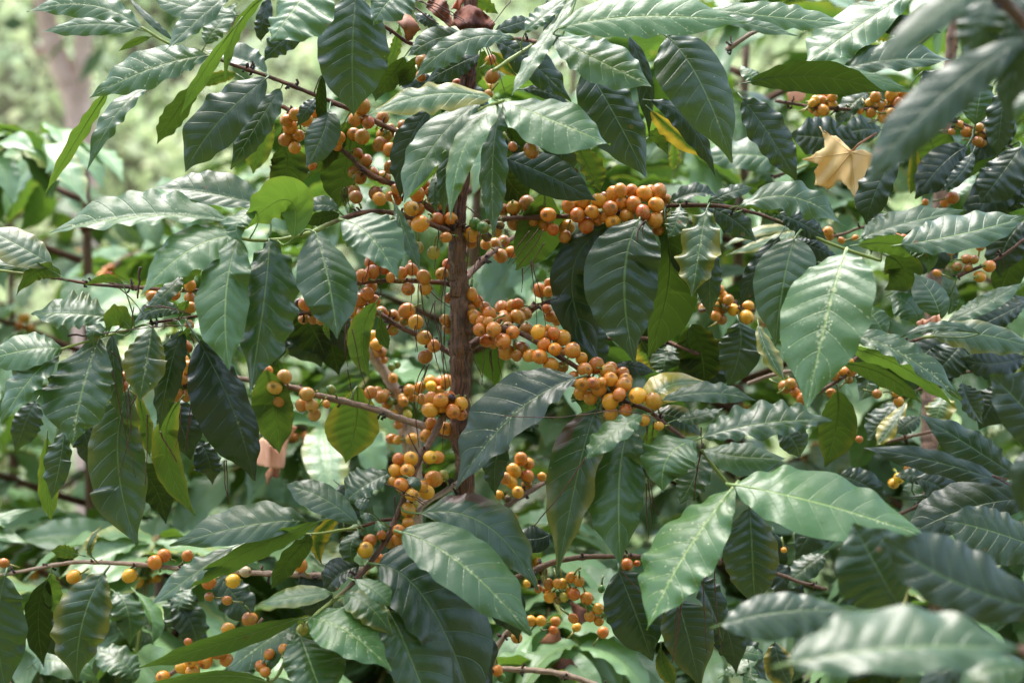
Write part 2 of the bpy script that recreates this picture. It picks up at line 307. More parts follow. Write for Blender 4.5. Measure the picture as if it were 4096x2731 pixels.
# ---------------------------------------------------------------- what stands where
# leaf: plant tile base mid tip half-widths(left|up, right|down) tone yellow dust depth_cm [u = underside] [bN brown] [wN wave]
LEAVES = """
M A0 1110 220 700 40 210 95 110 90 5 0 5 -3
M A0 1080 230 720 190 330 255 62 80 6 0 2 1
M A0 1355 312 1180 160 1010 -20 28 28 3 0 0 -3
M A0 1830 -80 1560 150 1300 398 115 62 5 0 4 -7
M A0 1850 120 1500 60 1190 -30 110 90 6 0 1 4
M A0 1615 345 1710 200 1860 20 90 75 6 0 1 6
M A0 1625 440 1210 530 700 770 170 120 5 0 9 -7
M A0 860 690 610 1080 345 1535 62 46 6 1 0 -5 u w1.5
M A0 1150 700 910 900 680 1345 95 60 6 0 2 -3 w1.5
M A0 2070 -20 1840 260 1765 665 42 46 5 0 0 -9 u w1.6
M A0 1860 190 1600 560 1410 910 40 60 6 0 0 -9 u w1.6
M A0 2085 620 1710 960 1450 1350 200 170 2 0 1 -6
M A0 2200 700 2000 1000 1810 1330 110 110 3 0 2 -4
M A0 2120 900 2045 1130 1985 1362 125 90 4 2 0 3 u
M A0 1560 640 1370 900 1230 1130 92 82 2 0 0 2 u
M A0 2090 565 1900 470 1590 400 130 45 4 0 1 -1
M A0 1180 290 1060 330 920 410 30 26 3 0 0 2 u
M A0 1850 580 1700 610 1570 680 50 50 3 3 0 1 u
M B0 560 150 300 290 105 485 110 90 1 0 2 1
M B0 150 -20 95 190 90 330 60 70 0 0 1 3
M B0 520 -180 330 90 152 328 120 270 6 0 6 -12
M B0 830 -40 805 400 815 912 290 290 2 0 2 -8 w.5
M B0 1250 -100 1080 20 965 203 120 170 5 0 3 -9
M B0 1690 280 1450 310 1230 450 105 92 4 0 3 -3
M B0 2070 300 1650 330 1275 645 90 110 5 0 5 -7 w1.4
M C0 600 -40 300 400 90 755 62 62 7 1 4 -9 w1.4
M B0 1895 770 1400 745 925 905 90 120 8 4 5 -11 w1.2
M B0 1975 810 1690 1130 1568 1735 100 110 8 1 6 -12
M C0 25 790 420 950 865 1135 190 200 8 0 7 -12 w.5
M C0 400 285 780 480 1195 680 190 150 6 0 7 -10 w.5
M C0 460 225 1120 130 1930 180 200 145 7 0 8 -12 w.7
M D0 -120 70 450 140 1010 185 120 75 7 0 5 -1
R D0 1500 -90 1010 240 640 500 205 150 6 0 4 6
M C0 1700 130 2000 200 2340 285 55 45 6 0 2 -3
M C0 1310 288 1570 640 1820 1278 270 225 3 0 3 -9 w.5
M C0 680 540 900 900 1155 1405 235 190 2 0 1 -5 w.7
M C0 1010 290 1130 600 1170 1070 80 62 0 0 0 1
M C0 -30 330 230 480 560 800 130 120 1 0 5 0
M C0 180 700 380 730 560 840 50 50 1 0 0 3
M C0 1185 790 1480 960 1692 1390 105 62 0 0 0 -1 w1.3
M C0 1185 870 1390 1060 1620 1240 55 75 3 9 0 1 u
M C0 1160 1080 1235 1085 1325 1232 70 42 2 0 0 2 u
M C0 1360 1090 1370 1230 1355 1340 50 40 6 3 0 6 u
R D0 150 780 370 1080 570 1425 130 165 1 0 3 2 w1.2
M D0 200 645 720 605 1255 722 135 125 1 0 0 -5 u w.8
R D0 800 490 1100 590 1525 738 40 62 6 0 2 3 w1.4
R D0 930 560 1300 470 1845 480 150 70 4 0 4 4 w1.3
R D0 1180 240 1270 260 1330 300 60 70 4 3 0 9 u
M D0 300 655 210 590 130 510 52 62 7 0 3 0
R D0 1130 735 990 840 878 1015 95 62 3 0 8 10
R D0 1060 1110 760 1080 520 1060 175 145 1 0 1 14
R D0 1230 1020 1080 1020 920 1060 120 95 1 0 1 15
R D0 520 1290 200 1215 -200 1240 150 115 6 0 3 20
R D0 1970 980 2000 780 2030 560 150 120 3 0 3 4
R D0 2200 690 2170 950 2145 1240 120 110 0 0 1 2
R D0 1750 1400 1640 1150 1560 1000 200 170 3 0 0 10 u
R D0 1480 1100 1490 1350 1460 1520 50 60 3 4 0 9 u
R D0 1950 1200 1850 1370 1700 1500 70 60 0 0 0 3
R D0 2330 1150 2150 1400 2000 1600 150 170 0 0 0 4
R D1 1390 -20 1200 300 1120 590 150 110 0 0 0 -2
R D1 2340 100 2100 350 1880 640 160 160 0 0 0 8
R D1 1970 200 1850 300 1720 420 40 50 7 0 1 16
R D1 2200 330 2260 380 2352 470 40 60 6 0 0 10
F D0 2360 300 1620 840 1110 1475 210 190 1 0 1 -48 w.6
F D0 2150 -220 1660 110 1175 545 130 120 3 0 0 -54 w.5
F D0 2130 -100 2020 200 2010 560 190 170 1 0 0 -46
F D0 2300 -60 2230 300 2150 700 120 170 0 0 0 -44
F D0 2420 -80 2340 250 2300 720 120 120 0 0 0 -42
F D0 2380 -150 2290 420 2230 1010 150 140 0 0 0 -40
F D0 2420 720 2330 820 2300 1010 50 60 3 0 0 -50
M A1 1790 550 1100 520 385 655 225 42 6 0 7 -9 w1.0
M A1 2060 440 1640 340 1180 300 195 65 4 0 5 -6 w.3
M A1 2300 690 2235 390 1830 690 200 130 9 1 0 -10 u w1.2
M A1 2010 480 1860 580 1900 725 95 75 7 0 1 -11
M A1 1850 670 1480 790 1100 1140 190 150 8 0 4 -11 w.6
M A1 1870 690 1770 1150 1800 1725 235 185 7 0 2 -13 w.7
M A1 2110 705 2070 1170 1955 1915 190 285 4 0 1 -10 w1.1
M B1 510 645 610 1000 688 1482 225 225 5 0 7 -12 w.4
M B1 745 553 960 700 1168 1032 145 240 5 0 7 -14 w.7
M B1 1130 410 1235 700 1335 948 50 62 4 0 3 -8
M B1 700 480 560 430 385 485 78 42 4 0 4 -4
M B1 700 500 560 530 395 570 50 62 1 0 0 -2 u
M B0 850 900 750 1300 690 1640 195 125 1 0 0 3 u w.5
M B0 235 1130 290 1320 150 1570 135 165 1 1 0 4 u
M B0 620 868 560 1080 435 1312 130 125 3 0 1 -5 w.3
M B0 525 775 450 860 368 995 62 52 1 0 0 -4
M B0 570 590 555 830 582 1055 42 50 0 0 0 -5 u
M B0 745 950 640 1150 450 1400 50 80 2 1 0 1 u
M B0 1410 865 1240 1150 1180 1560 130 110 0 0 1 -3
M B0 1810 790 1450 1130 1205 1610 170 115 5 0 3 -8
M B1 1490 50 1340 220 1205 405 24 52 7 0 0 -8 u
M B0 1650 1050 1550 1350 1525 1690 85 75 3 0 2 -6
M B0 1470 1350 1440 1500 1465 1670 45 50 4 0 0 -3
M B0 1960 850 1900 1300 1915 1868 100 125 4 0 5 -8
M B0 1800 430 1600 520 1360 650 85 85 2 0 1 -1
M B0 1840 400 1790 550 1740 690 62 52 2 1 0 2 u
M B0 1210 450 1110 600 985 755 75 85 1 0 0 3 u
M B0 1170 205 1135 380 1075 545 42 48 4 1 0 4 u
M B0 2085 590 1990 500 1890 400 52 62 2 6 0 2 u
M B0 1345 440 1250 560 1170 680 72 62 1 0 0 2 u
M B0 1480 215 1380 160 1285 100 52 42 0 0 0 2
M B0 1680 -10 1830 30 1945 112 55 52 4 2 0 0 u
M B0 1920 240 2080 190 2225 145 62 62 2 0 1 -2
M C0 200 250 350 120 560 -40 90 52 6 0 1 -7
M B0 2330 0 2340 200 2300 330 40 60 1 0 0 1
M C1 60 70 400 210 755 398 165 150 0 0 0 -3 w.4
M C1 590 -60 700 150 790 335 55 125 2 1 0 -1 u
M C1 -20 -60 60 230 260 420 140 170 1 0 0 4 u
M C1 350 340 290 640 125 942 170 190 4 0 0 1 u w.4
M C1 850 590 560 1020 800 1702 175 270 0 0 1 0 w.4
M C1 1095 545 975 1010 1060 1675 335 275 3 0 1 -5 w.35
M C1 1290 560 1320 1050 1150 1640 125 245 2 0 0 0 u w.3
M C1 1620 465 1560 800 1505 1152 170 150 4 3 6 -6 w2
M C1 1412 440 1385 560 1315 692 88 82 4 2 1 -4
M C1 1310 550 1370 780 1480 1050 60 115 1 0 0 0
M C1 1660 780 1645 1020 1650 1312 120 95 2 0 4 -2
M C1 1330 412 1530 340 1700 362 90 22 2 0 1 -2
M C1 1630 418 1820 330 1985 300 62 52 3 0 1 -1
M C1 1560 430 1820 540 2008 722 95 105 1 0 0 1 w1.4
M D1 120 445 540 370 950 605 130 110 5 0 4 -7 w2.2
M D1 100 440 300 430 460 520 30 50 3 0 0 -6 u w1.6
R D1 1080 690 1400 580 1900 470 130 62 5 0 2 2
R D1 1390 745 1900 650 2385 520 190 130 5 0 3 -10 w.9
M D1 1050 745 1350 745 1560 850 85 75 5 0 0 -9 u w1.1
M D1 1370 720 1570 790 1600 972 80 100 6 0 2 -9
M D1 950 808 825 1230 645 2040 375 310 6 0 8 -16 w.5
M D1 555 690 470 1020 400 1540 245 225 3 0 1 -8 w.3
M D1 430 680 250 950 128 1215 85 120 0 0 0 -4
M D1 420 500 620 580 805 705 90 85 1 0 0 -3
M D1 560 690 700 760 900 830 62 100 0 0 0 -2
R D1 1280 830 1400 950 1260 1100 150 150 2 1 0 5 u
R D1 1690 1335 1640 1150 1488 962 130 112 5 0 3 1 w.4
R D1 1750 1352 2050 1200 2335 1045 82 72 5 0 7 3 w1.2
R D2 1640 75 2000 70 2500 200 112 130 4 2 5 -2
R D1 2010 1440 1700 1385 1380 1472 48 32 3 0 1 -4
R D2 1000 90 1400 230 1862 588 140 62 5 0 9 -4
R D2 960 180 1400 330 1800 635 62 72 8 0 0 -3 u
R D2 930 305 1250 390 1562 625 62 82 3 0 0 -2 u
R D1 1260 1455 1190 1330 1080 1200 100 110 6 0 3 4
R D1 1540 1370 1450 1210 1290 1150 120 82 5 0 3 5
R D1 1760 1290 1790 1130 1700 950 60 50 4 1 0 7
R D1 1320 1120 1430 1060 1520 1000 70 60 3 0 0 8
R D2 1900 200 1700 300 1560 420 150 150 0 0 0 14
R D1 2330 700 2230 950 2150 1150 120 120 1 0 0 12 u
R D1 2352 1150 2230 1250 2150 1400 90 80 1 0 0 10
M D2 890 515 880 800 790 1112 135 165 2 1 0 3 u w.3
M D2 430 800 540 900 600 1048 100 130 2 0 3 1
M C2 1190 690 1290 490 1640 450 135 125 8 7 1 -2 w.4
M C2 1190 700 1400 730 1590 880 100 110 2 3 0 0 w.3
M C2 1270 585 1640 530 2010 592 92 72 4 0 4 -7
M C2 1380 742 1560 715 1750 650 62 52 5 0 2 -5
M C2 1590 880 2060 770 2610 748 185 105 4 0 4 -12 w1.3
M C2 1600 975 1880 1030 2250 1042 120 130 5 0 2 -10 w.5
M D2 90 1255 800 1410 1625 1675 290 235 8 0 4 -19 w.7
M C3 1830 33 1450 560 1150 1148 290 210 8 0 8 -18 w.8
M C2 1530 900 1320 1030 1275 1312 205 190 6 0 4 -9
M C2 1580 1010 1520 1200 1400 1407 130 112 5 0 1 -5
M C2 760 650 630 1080 450 1964 250 150 3 2 2 -6 b9
M C2 1010 800 935 1250 950 1890 285 200 5 0 3 -7 w.5
M C2 1110 710 880 850 668 1058 120 92 7 0 5 -9
M B2 2560 415 2060 710 1615 1295 300 130 2 0 6 -8 w.7
M B2 2020 800 1930 1050 1925 1342 100 92 2 0 1 -4
M B2 840 480 830 780 750 1082 245 190 4 3 0 5 u w.3
M B2 130 350 200 650 230 1005 175 140 4 1 0 3 u w.4
M B2 990 -180 880 100 940 412 125 65 6 2 0 -4 u w.6
M B2 1020 -60 1040 80 1090 190 52 52 3 1 0 -2 u
M A2 1560 130 1820 640 1990 1218 290 170 0 0 2 -5 w.6
M B2 1095 1160 900 1260 735 1395 170 85 4 0 1 -5
M B2 840 1552 560 1350 272 1253 130 120 4 0 3 -10 w.4
M A3 2400 300 1950 330 1330 492 190 130 4 0 4 -10 w.9
M A3 2500 300 1900 560 1370 872 70 85 6 0 0 -10 u w1
M A3 1830 500 1500 730 1172 970 115 50 5 0 1 -9
M B3 480 420 310 600 168 832 82 92 2 0 0 -7 u
M B3 700 255 540 430 565 640 62 72 3 6 0 -4 u
M B3 855 648 690 730 590 860 150 70 1 0 0 -5 w.4
M B3 850 372 790 500 812 632 92 62 4 0 1 -7
M B3 640 857 360 890 74 942 92 72 7 2 2 -13 w.5
M B3 465 1062 760 1160 1113 1472 200 175 7 0 9 -15 w.9
M B3 740 880 930 960 1117 1197 100 125 6 2 3 -13
M B3 820 762 990 850 1100 968 110 62 6 0 1 -15 w.3
M B3 1190 387 1660 640 2206 1193 290 205 5 0 6 -15 w.5
M B3 1010 640 1420 980 1800 1900 220 440 1 0 1 -10 w.5
M B3 1080 1000 1240 1330 1500 2000 170 330 3 0 2 -13 w.4
M B3 1340 240 1850 330 2262 852 215 170 3 1 3 -9 b-9 w.7
M C3 395 400 250 440 72 405 112 102 0 0 0 0 w.4
M B3 395 1200 480 1440 600 1750 185 290 5 0 2 -15 w.4
M B3 350 1160 230 1290 108 1542 42 52 5 0 0 -12
M A3 2350 1062 1750 1250 1075 1452 85 82 5 0 0 -13 u w.7
M A3 2330 1080 2060 1260 1740 1505 110 130 5 0 6 -9
M A3 2100 1562 1700 1510 1100 1590 42 62 6 0 0 -14 u
B A3 820 700 650 1080 600 1567 235 195 3 2 1 2 w.8
B A3 40 730 -20 1180 60 1650 180 225 2 0 1 0 w.6
B A3 370 760 300 1050 345 1442 112 112 0 0 0 6 u
B A3 400 700 400 850 425 1030 62 85 6 1 0 5 u
B A3 730 590 700 480 800 330 30 40 4 5 0 4
B A3 620 560 520 540 400 530 60 50 3 1 0 3 u
M A2 1000 520 925 1080 1090 1757 240 215 3 1 1 -4 w.4
M A2 780 100 650 500 568 947 300 205 5 0 8 -10 w.7
M A2 1190 13 1150 280 1090 607 185 150 4 2 5 -8 w.5
M A2 480 187 230 190 -160 290 145 135 6 0 3 -10 w.6
M A2 460 235 250 410 0 775 150 90 6 0 2 -11
M A2 880 80 900 400 940 752 82 62 2 0 1 -4
M A2 1430 40 1320 400 1252 832 105 105 1 0 1 -5
M A2 1500 20 1390 130 1300 400 20 45 5 0 0 -5 u
M A2 1410 590 1300 1000 1530 1492 112 112 4 2 0 1 u w.4
M A2 1080 540 1140 800 1172 1032 60 62 3 3 0 2 u
M A2 500 830 470 1080 402 1372 125 82 3 0 1 -2
M A2 370 880 370 1250 402 1532 72 82 5 2 0 0 u
M A1 400 900 130 740 -150 600 140 150 4 2 4 -6 w.4
M A1 290 945 100 905 -150 870 55 32 6 0 2 -5
M A1 480 992 300 950 125 1142 62 62 3 1 0 -7 u w2
M A1 850 1312 560 1285 243 1285 190 100 6 1 3 -8 w1
M A1 1030 1412 920 1320 830 1430 112 62 4 1 0 -9 u
M A1 830 1400 740 1420 740 1545 62 72 5 0 1 -9
M A1 970 1070 850 1010 660 1062 42 32 4 2 0 -6 u
M A1 1400 1270 1230 1250 1050 1352 85 62 3 0 1 -4
M A1 1420 990 1300 1120 1133 1262 62 62 5 0 1 -7
M A1 1590 850 1500 940 1400 1085 52 62 3 1 0 -4 u
M A1 1470 1180 1430 1220 1390 1260 35 35 6 2 0 -5 u
M B2 1240 1190 1300 1240 1325 1312 40 45 3 0 0 -9 w.3
M B3 990 290 920 260 860 255 30 30 3 0 0 -8
M B3 1050 310 1010 330 965 370 45 40 6 0 0 -9
M B2 970 1480 890 1400 810 1400 50 50 3 0 0 -7
M B1 600 1340 590 1400 635 1500 20 30 4 2 0 -6 u
M C2 300 740 230 780 170 720 50 50 2 0 0 -6
M B2 1690 530 1720 640 1690 700 20 20 5 4 0 2
M C2 1110 130 1180 260 1220 350 110 90 5 7 0 8 u
M C2 1350 160 1290 280 1300 390 120 110 5 1 1 6
M C2 1500 0 1580 230 1600 480 190 170 0 1 0 5 u
M C2 1875 -20 1880 200 1780 500 180 160 1 0 0 0 w.5
M C2 900 310 1060 330 1215 370 50 60 0 0 0 -2
M D2 270 0 340 200 480 440 60 80 7 4 4 -6
M C3 930 690 1060 1010 1190 1390 225 235 1 0 1 -3 w.6
M C3 1390 930 1470 1180 1570 1620 190 230 1 1 1 -5 w.5
M C3 1520 710 1650 950 1750 1250 60 130 1 0 1 -3
M C3 1260 1290 1290 1450 1380 1600 60 70 2 2 0 -4 u
M C3 1960 200 1980 600 2000 980 240 210 2 1 2 -8 w.4
M C2 600 450 700 560 640 700 150 90 3 0 0 3 u
M C2 1240 760 1180 900 1210 1010 60 40 4 0 0 2 u
M C2 1850 1180 1830 1100 1780 1050 60 60 4 0 0 4
F D3 -20 1110 450 1010 1000 1000 160 190 2 0 1 -34 w.6
F D3 500 1420 1400 1290 2352 1310 370 190 4 0 3 -52 w.7
F D3 2500 1000 1800 770 1250 430 340 230 1 0 0 -38 w.6
F D3 1360 960 1190 640 1010 320 330 340 1 0 0 -30 w.6
F D3 2500 520 2080 370 1715 290 190 230 2 0 1 -16 w.5
F D3 2450 120 1900 200 1400 440 230 170 0 0 0 -13 w.5
F D2 2700 1080 2390 690 2085 388 210 300 1 0 1 -20 w.5
F D2 2300 1190 1950 960 1520 690 130 150 1 0 3 -14 w1
F D2 2260 1260 1700 1080 1080 960 90 95 1 0 3 -15 w1
F D3 2400 1440 2050 1480 1850 1600 140 160 4 0 0 -50
F D2 2400 1000 2330 1180 2352 1500 90 100 0 0 0 -40
F D3 2352 1400 1900 1420 1500 1600 130 150 0 0 0 -34
R D3 2090 0 1900 100 1300 110 60 60 2 0 0 10
R D3 60 1290 200 1330 330 1350 60 50 5 0 1 6
R D3 0 1500 120 1430 300 1340 50 60 6 0 0 8
R D3 200 1420 200 1520 130 1600 50 60 6 0 0 4
R D3 400 1250 450 1450 540 1600 120 120 1 4 0 8
R D3 560 470 700 460 900 440 60 70 3 0 1 12
R D3 780 560 620 680 430 860 100 90 3 0 1 12
R D2 1200 330 1300 380 1440 480 90 100 0 0 0 12
R D2 1860 160 1750 280 1650 400 160 150 0 0 0 10
R D2 1870 450 1920 600 2030 780 60 120 1 0 0 8
R D2 1020 310 1130 420 1045 612 90 90 5 0 1 10
R D2 1430 600 1310 800 1190 950 90 60 4 5 1 14
R D2 1330 600 1230 760 1120 900 120 120 2 0 1 16
R D2 1710 540 1690 650 1640 780 110 110 5 4 1 16
R D2 1530 720 1430 780 1350 850 60 70 1 0 0 12
R D2 1640 1230 1500 1180 1330 1180 60 60 2 0 1 10
R D2 1500 1180 1480 1300 1440 1350 80 70 4 0 0 12
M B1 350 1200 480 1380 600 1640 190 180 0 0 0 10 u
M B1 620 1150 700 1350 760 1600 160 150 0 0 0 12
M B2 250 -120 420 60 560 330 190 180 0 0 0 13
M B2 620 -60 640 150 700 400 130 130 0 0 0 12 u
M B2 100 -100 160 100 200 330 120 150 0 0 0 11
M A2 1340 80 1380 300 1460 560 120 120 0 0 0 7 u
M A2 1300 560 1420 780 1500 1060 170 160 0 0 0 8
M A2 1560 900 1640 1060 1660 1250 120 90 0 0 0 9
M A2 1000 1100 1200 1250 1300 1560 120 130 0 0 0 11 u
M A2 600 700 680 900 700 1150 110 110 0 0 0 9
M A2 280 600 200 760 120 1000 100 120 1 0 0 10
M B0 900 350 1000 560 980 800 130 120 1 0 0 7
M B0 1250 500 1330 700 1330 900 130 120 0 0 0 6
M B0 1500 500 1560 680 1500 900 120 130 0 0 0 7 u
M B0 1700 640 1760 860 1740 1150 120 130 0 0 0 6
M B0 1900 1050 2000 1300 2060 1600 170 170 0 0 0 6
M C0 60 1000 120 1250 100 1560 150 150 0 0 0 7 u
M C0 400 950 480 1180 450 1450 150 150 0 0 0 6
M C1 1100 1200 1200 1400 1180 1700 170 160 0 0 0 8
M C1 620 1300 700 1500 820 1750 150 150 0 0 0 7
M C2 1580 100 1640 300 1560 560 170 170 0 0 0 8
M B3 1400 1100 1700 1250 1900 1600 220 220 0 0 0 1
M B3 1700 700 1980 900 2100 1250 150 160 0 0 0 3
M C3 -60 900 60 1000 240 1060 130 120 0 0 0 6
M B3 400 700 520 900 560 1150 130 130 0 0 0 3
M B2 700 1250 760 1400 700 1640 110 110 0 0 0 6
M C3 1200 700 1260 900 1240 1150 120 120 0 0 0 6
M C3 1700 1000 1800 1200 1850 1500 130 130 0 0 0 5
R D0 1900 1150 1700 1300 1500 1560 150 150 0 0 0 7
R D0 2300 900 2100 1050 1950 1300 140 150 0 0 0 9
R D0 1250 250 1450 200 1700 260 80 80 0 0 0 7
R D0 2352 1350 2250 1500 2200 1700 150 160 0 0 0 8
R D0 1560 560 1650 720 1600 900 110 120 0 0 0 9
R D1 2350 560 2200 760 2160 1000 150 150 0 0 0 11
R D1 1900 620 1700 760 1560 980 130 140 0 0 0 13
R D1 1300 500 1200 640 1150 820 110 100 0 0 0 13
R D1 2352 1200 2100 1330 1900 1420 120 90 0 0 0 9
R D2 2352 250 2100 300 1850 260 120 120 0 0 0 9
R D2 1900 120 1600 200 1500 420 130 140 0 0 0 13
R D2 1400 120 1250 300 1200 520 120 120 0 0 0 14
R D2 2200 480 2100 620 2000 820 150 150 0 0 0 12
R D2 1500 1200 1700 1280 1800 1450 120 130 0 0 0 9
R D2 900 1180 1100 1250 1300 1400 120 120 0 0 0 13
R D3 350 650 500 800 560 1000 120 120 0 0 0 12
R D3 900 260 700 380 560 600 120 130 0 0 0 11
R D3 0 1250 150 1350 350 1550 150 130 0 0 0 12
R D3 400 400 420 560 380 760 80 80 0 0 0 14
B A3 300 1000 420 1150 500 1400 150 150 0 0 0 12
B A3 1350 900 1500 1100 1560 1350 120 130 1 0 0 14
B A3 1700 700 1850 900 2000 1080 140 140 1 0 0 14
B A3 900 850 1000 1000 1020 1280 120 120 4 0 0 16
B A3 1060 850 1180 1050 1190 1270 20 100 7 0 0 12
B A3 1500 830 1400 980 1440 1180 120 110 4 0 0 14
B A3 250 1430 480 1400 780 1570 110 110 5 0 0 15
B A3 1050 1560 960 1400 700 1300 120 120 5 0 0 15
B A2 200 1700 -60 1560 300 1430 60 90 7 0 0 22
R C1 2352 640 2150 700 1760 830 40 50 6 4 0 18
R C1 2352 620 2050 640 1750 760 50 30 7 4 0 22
"""
# branches: plant, radius start>end (tile px), green start (fraction, 1=none), pale, depths start,end : tile points
BRANCHES = """
M 21 9 .80 .1 2 0 | B1 1610,1060 1450,1035 1100,1025 840,1040 530,1075 -430,1100 -860,1080 -1200,1055 -1460,1015 -1960,945 -2300,920
M 24 16 1 .1 2 4 | B1 1600,1610 1540,1575 1390,1480 1200,1400 980,1260 850,1180 600,1230 380,1290
M 24 11 .72 .1 1 -4 | B1 1640,640 1760,600 1960,545 2460,520 2660,510 2960,480 3260,440 3560,435 3760,450 4010,510 4210,590 4350,650 4620,760 4950,870
M 32 15 1 .2 1 12 | B1 1650,1060 1720,970 1900,800 2000,730 2200,600
M 27 11 .78 .1 0 -9 | C2 -330,58 -200,45 0,30 150,60 300,140 450,240 600,330 800,500 1000,610 1150,660 1290,770 1450,890 1560,960 1790,1250 1860,1280
M 34 18 1 .1 1 5 | B2 1680,215 1760,140 1850,80 2000,0 2190,-122 2352,-182 2560,-270
M 32 17 1 .5 1 5 | B2 1620,880 1500,850 1380,800 1150,720 950,650 700,590 500,540 300,480 50,440 -250,390 -560,370 -700,360
M 30 12 .62 .2 -1 -13 | B2 1620,560 1520,700 1450,850 1330,1050 1230,1300 1090,1637 970,1827 800,2027 700,2117 580,2217 480,2307 370,2420 220,2740 130,2800
M 28 13 .95 .7 1 6 | B3 1750,240 1550,400 1340,490 1080,570 850,690 560,725 280,715 0,705 -270,695 -560,670 -860,640 -1110,625 -1360,620 -1570,650 -1880,710 -2050,735
M 26 22 1 .9 1 -4 | B3 1720,-60 1590,30 1400,140 1230,270
M 15 9 .28 0 -3 -8 | B3 1120,285 1000,300 850,350 700,370 500,400 180,400
M 24 18 1 .4 1 10 | B3 1760,380 1960,210 2270,20 2400,-60
M 24 14 1 .3 1 -2 | C3 -200,860 260,690 420,620 650,580 870,575 1120,575 1700,610 2200,720 2330,770 2560,830
M 26 20 1 .9 6 6 | C3 -140,1750 -60,1400 0,1250 100,1130
M 22 26 1 .9 8 5 | C3 -80,1450 300,1470 500,1500 720,1570 900,1640
M 24 9 .75 .1 0 -6 | B0 1700,1420 1400,1150 1100,1010 860,890 640,800 350,680 110,590 -160,500 -260,460 -620,350 -850,215
M 28 14 1 .1 1 0 | B0 1590,1740 1430,1650 1200,1480 1000,1400 860,1310 750,1200 300,860 160,830 0,690
M 22 13 .45 .1 -1 -9 | B1 1560,640 1300,540 1000,480 780,520 600,590 500,640 300,690 140,710 -80,690 -250,600
M 12 9 .30 0 -2 -10 | A1 1560,1300 1200,1355 1000,1410 780,1470 480,1560
M 18 10 .9 0 1 -4 | B0 1700,520 1450,370 1250,340 1100,235 900,120 700,-60
M 18 13 .9 .2 0 -8 | B0 1720,330 1900,300 2100,305 2300,330 2450,280
M 14 11 .1 0 0 -12 | B0 1730,900 1850,840 1990,790
M 13 13 .1 0 -3 -8 | C0 430,285 300,330 150,420 -60,560
M 16 16 1 .1 4 12 | C1 1560,1600 1200,1480 700,1480 480,1460
R 20 14 .8 .7 8 4 | C0 1780,390 1900,310 1980,260 2060,230
R 13 9 1 .2 10 8 | D0 400,790 550,815 700,840 860,850 1060,860 1230,840 1420,850 1600,960 1750,940 1950,1000 2050,1050 2250,1150
R 13 9 1 .4 12 10 | D1 850,680 960,650 1110,600 1300,600
R 14 12 1 .1 4 4 | D1 1830,990 1950,940 2070,890 2200,820 2352,700
R 17 13 .9 .7 12 8 | D2 190,460 330,405 470,370 700,330
R 17 13 1 .3 10 6 | D2 500,720 720,540 950,400 1000,300 1090,215
R 15 13 .5 .3 -1 -3 | D2 1420,150 1560,100 1650,90
R 14 12 1 .4 16 14 | D2 1270,920 1600,840 1850,800
R 14 12 1 .2 12 12 | D3 1300,280 1500,190 1700,100 1950,80
R 14 12 1 .3 12 12 | C1 1560,1260 1700,1230 1880,1240 2000,1260
R 14 11 .3 0 20 20 | D0 390,1390 560,1330 650,1290
B 20 12 1 .6 2 3 | A3 1200,1620 1330,1500 1440,1440 1600,1350 1800,1280 1960,1180 2060,1060
R 12 10 1 .3 14 12 | D2 1520,510 1700,420 2000,350
"""
STEMS = """
M 40 62 60 75 .0 0 | B0 1730,-300 1720,300 1690,900 1620,1700 1600,1760
M 60 62 66 72 .18 0 | B1 1605,560 1620,800 1637,1040 1636,1250 1640,1568
M 72 70 60 60 .10 0 | B2 1640,190 1645,600 1650,900 1685,1100 1695,1330
"""
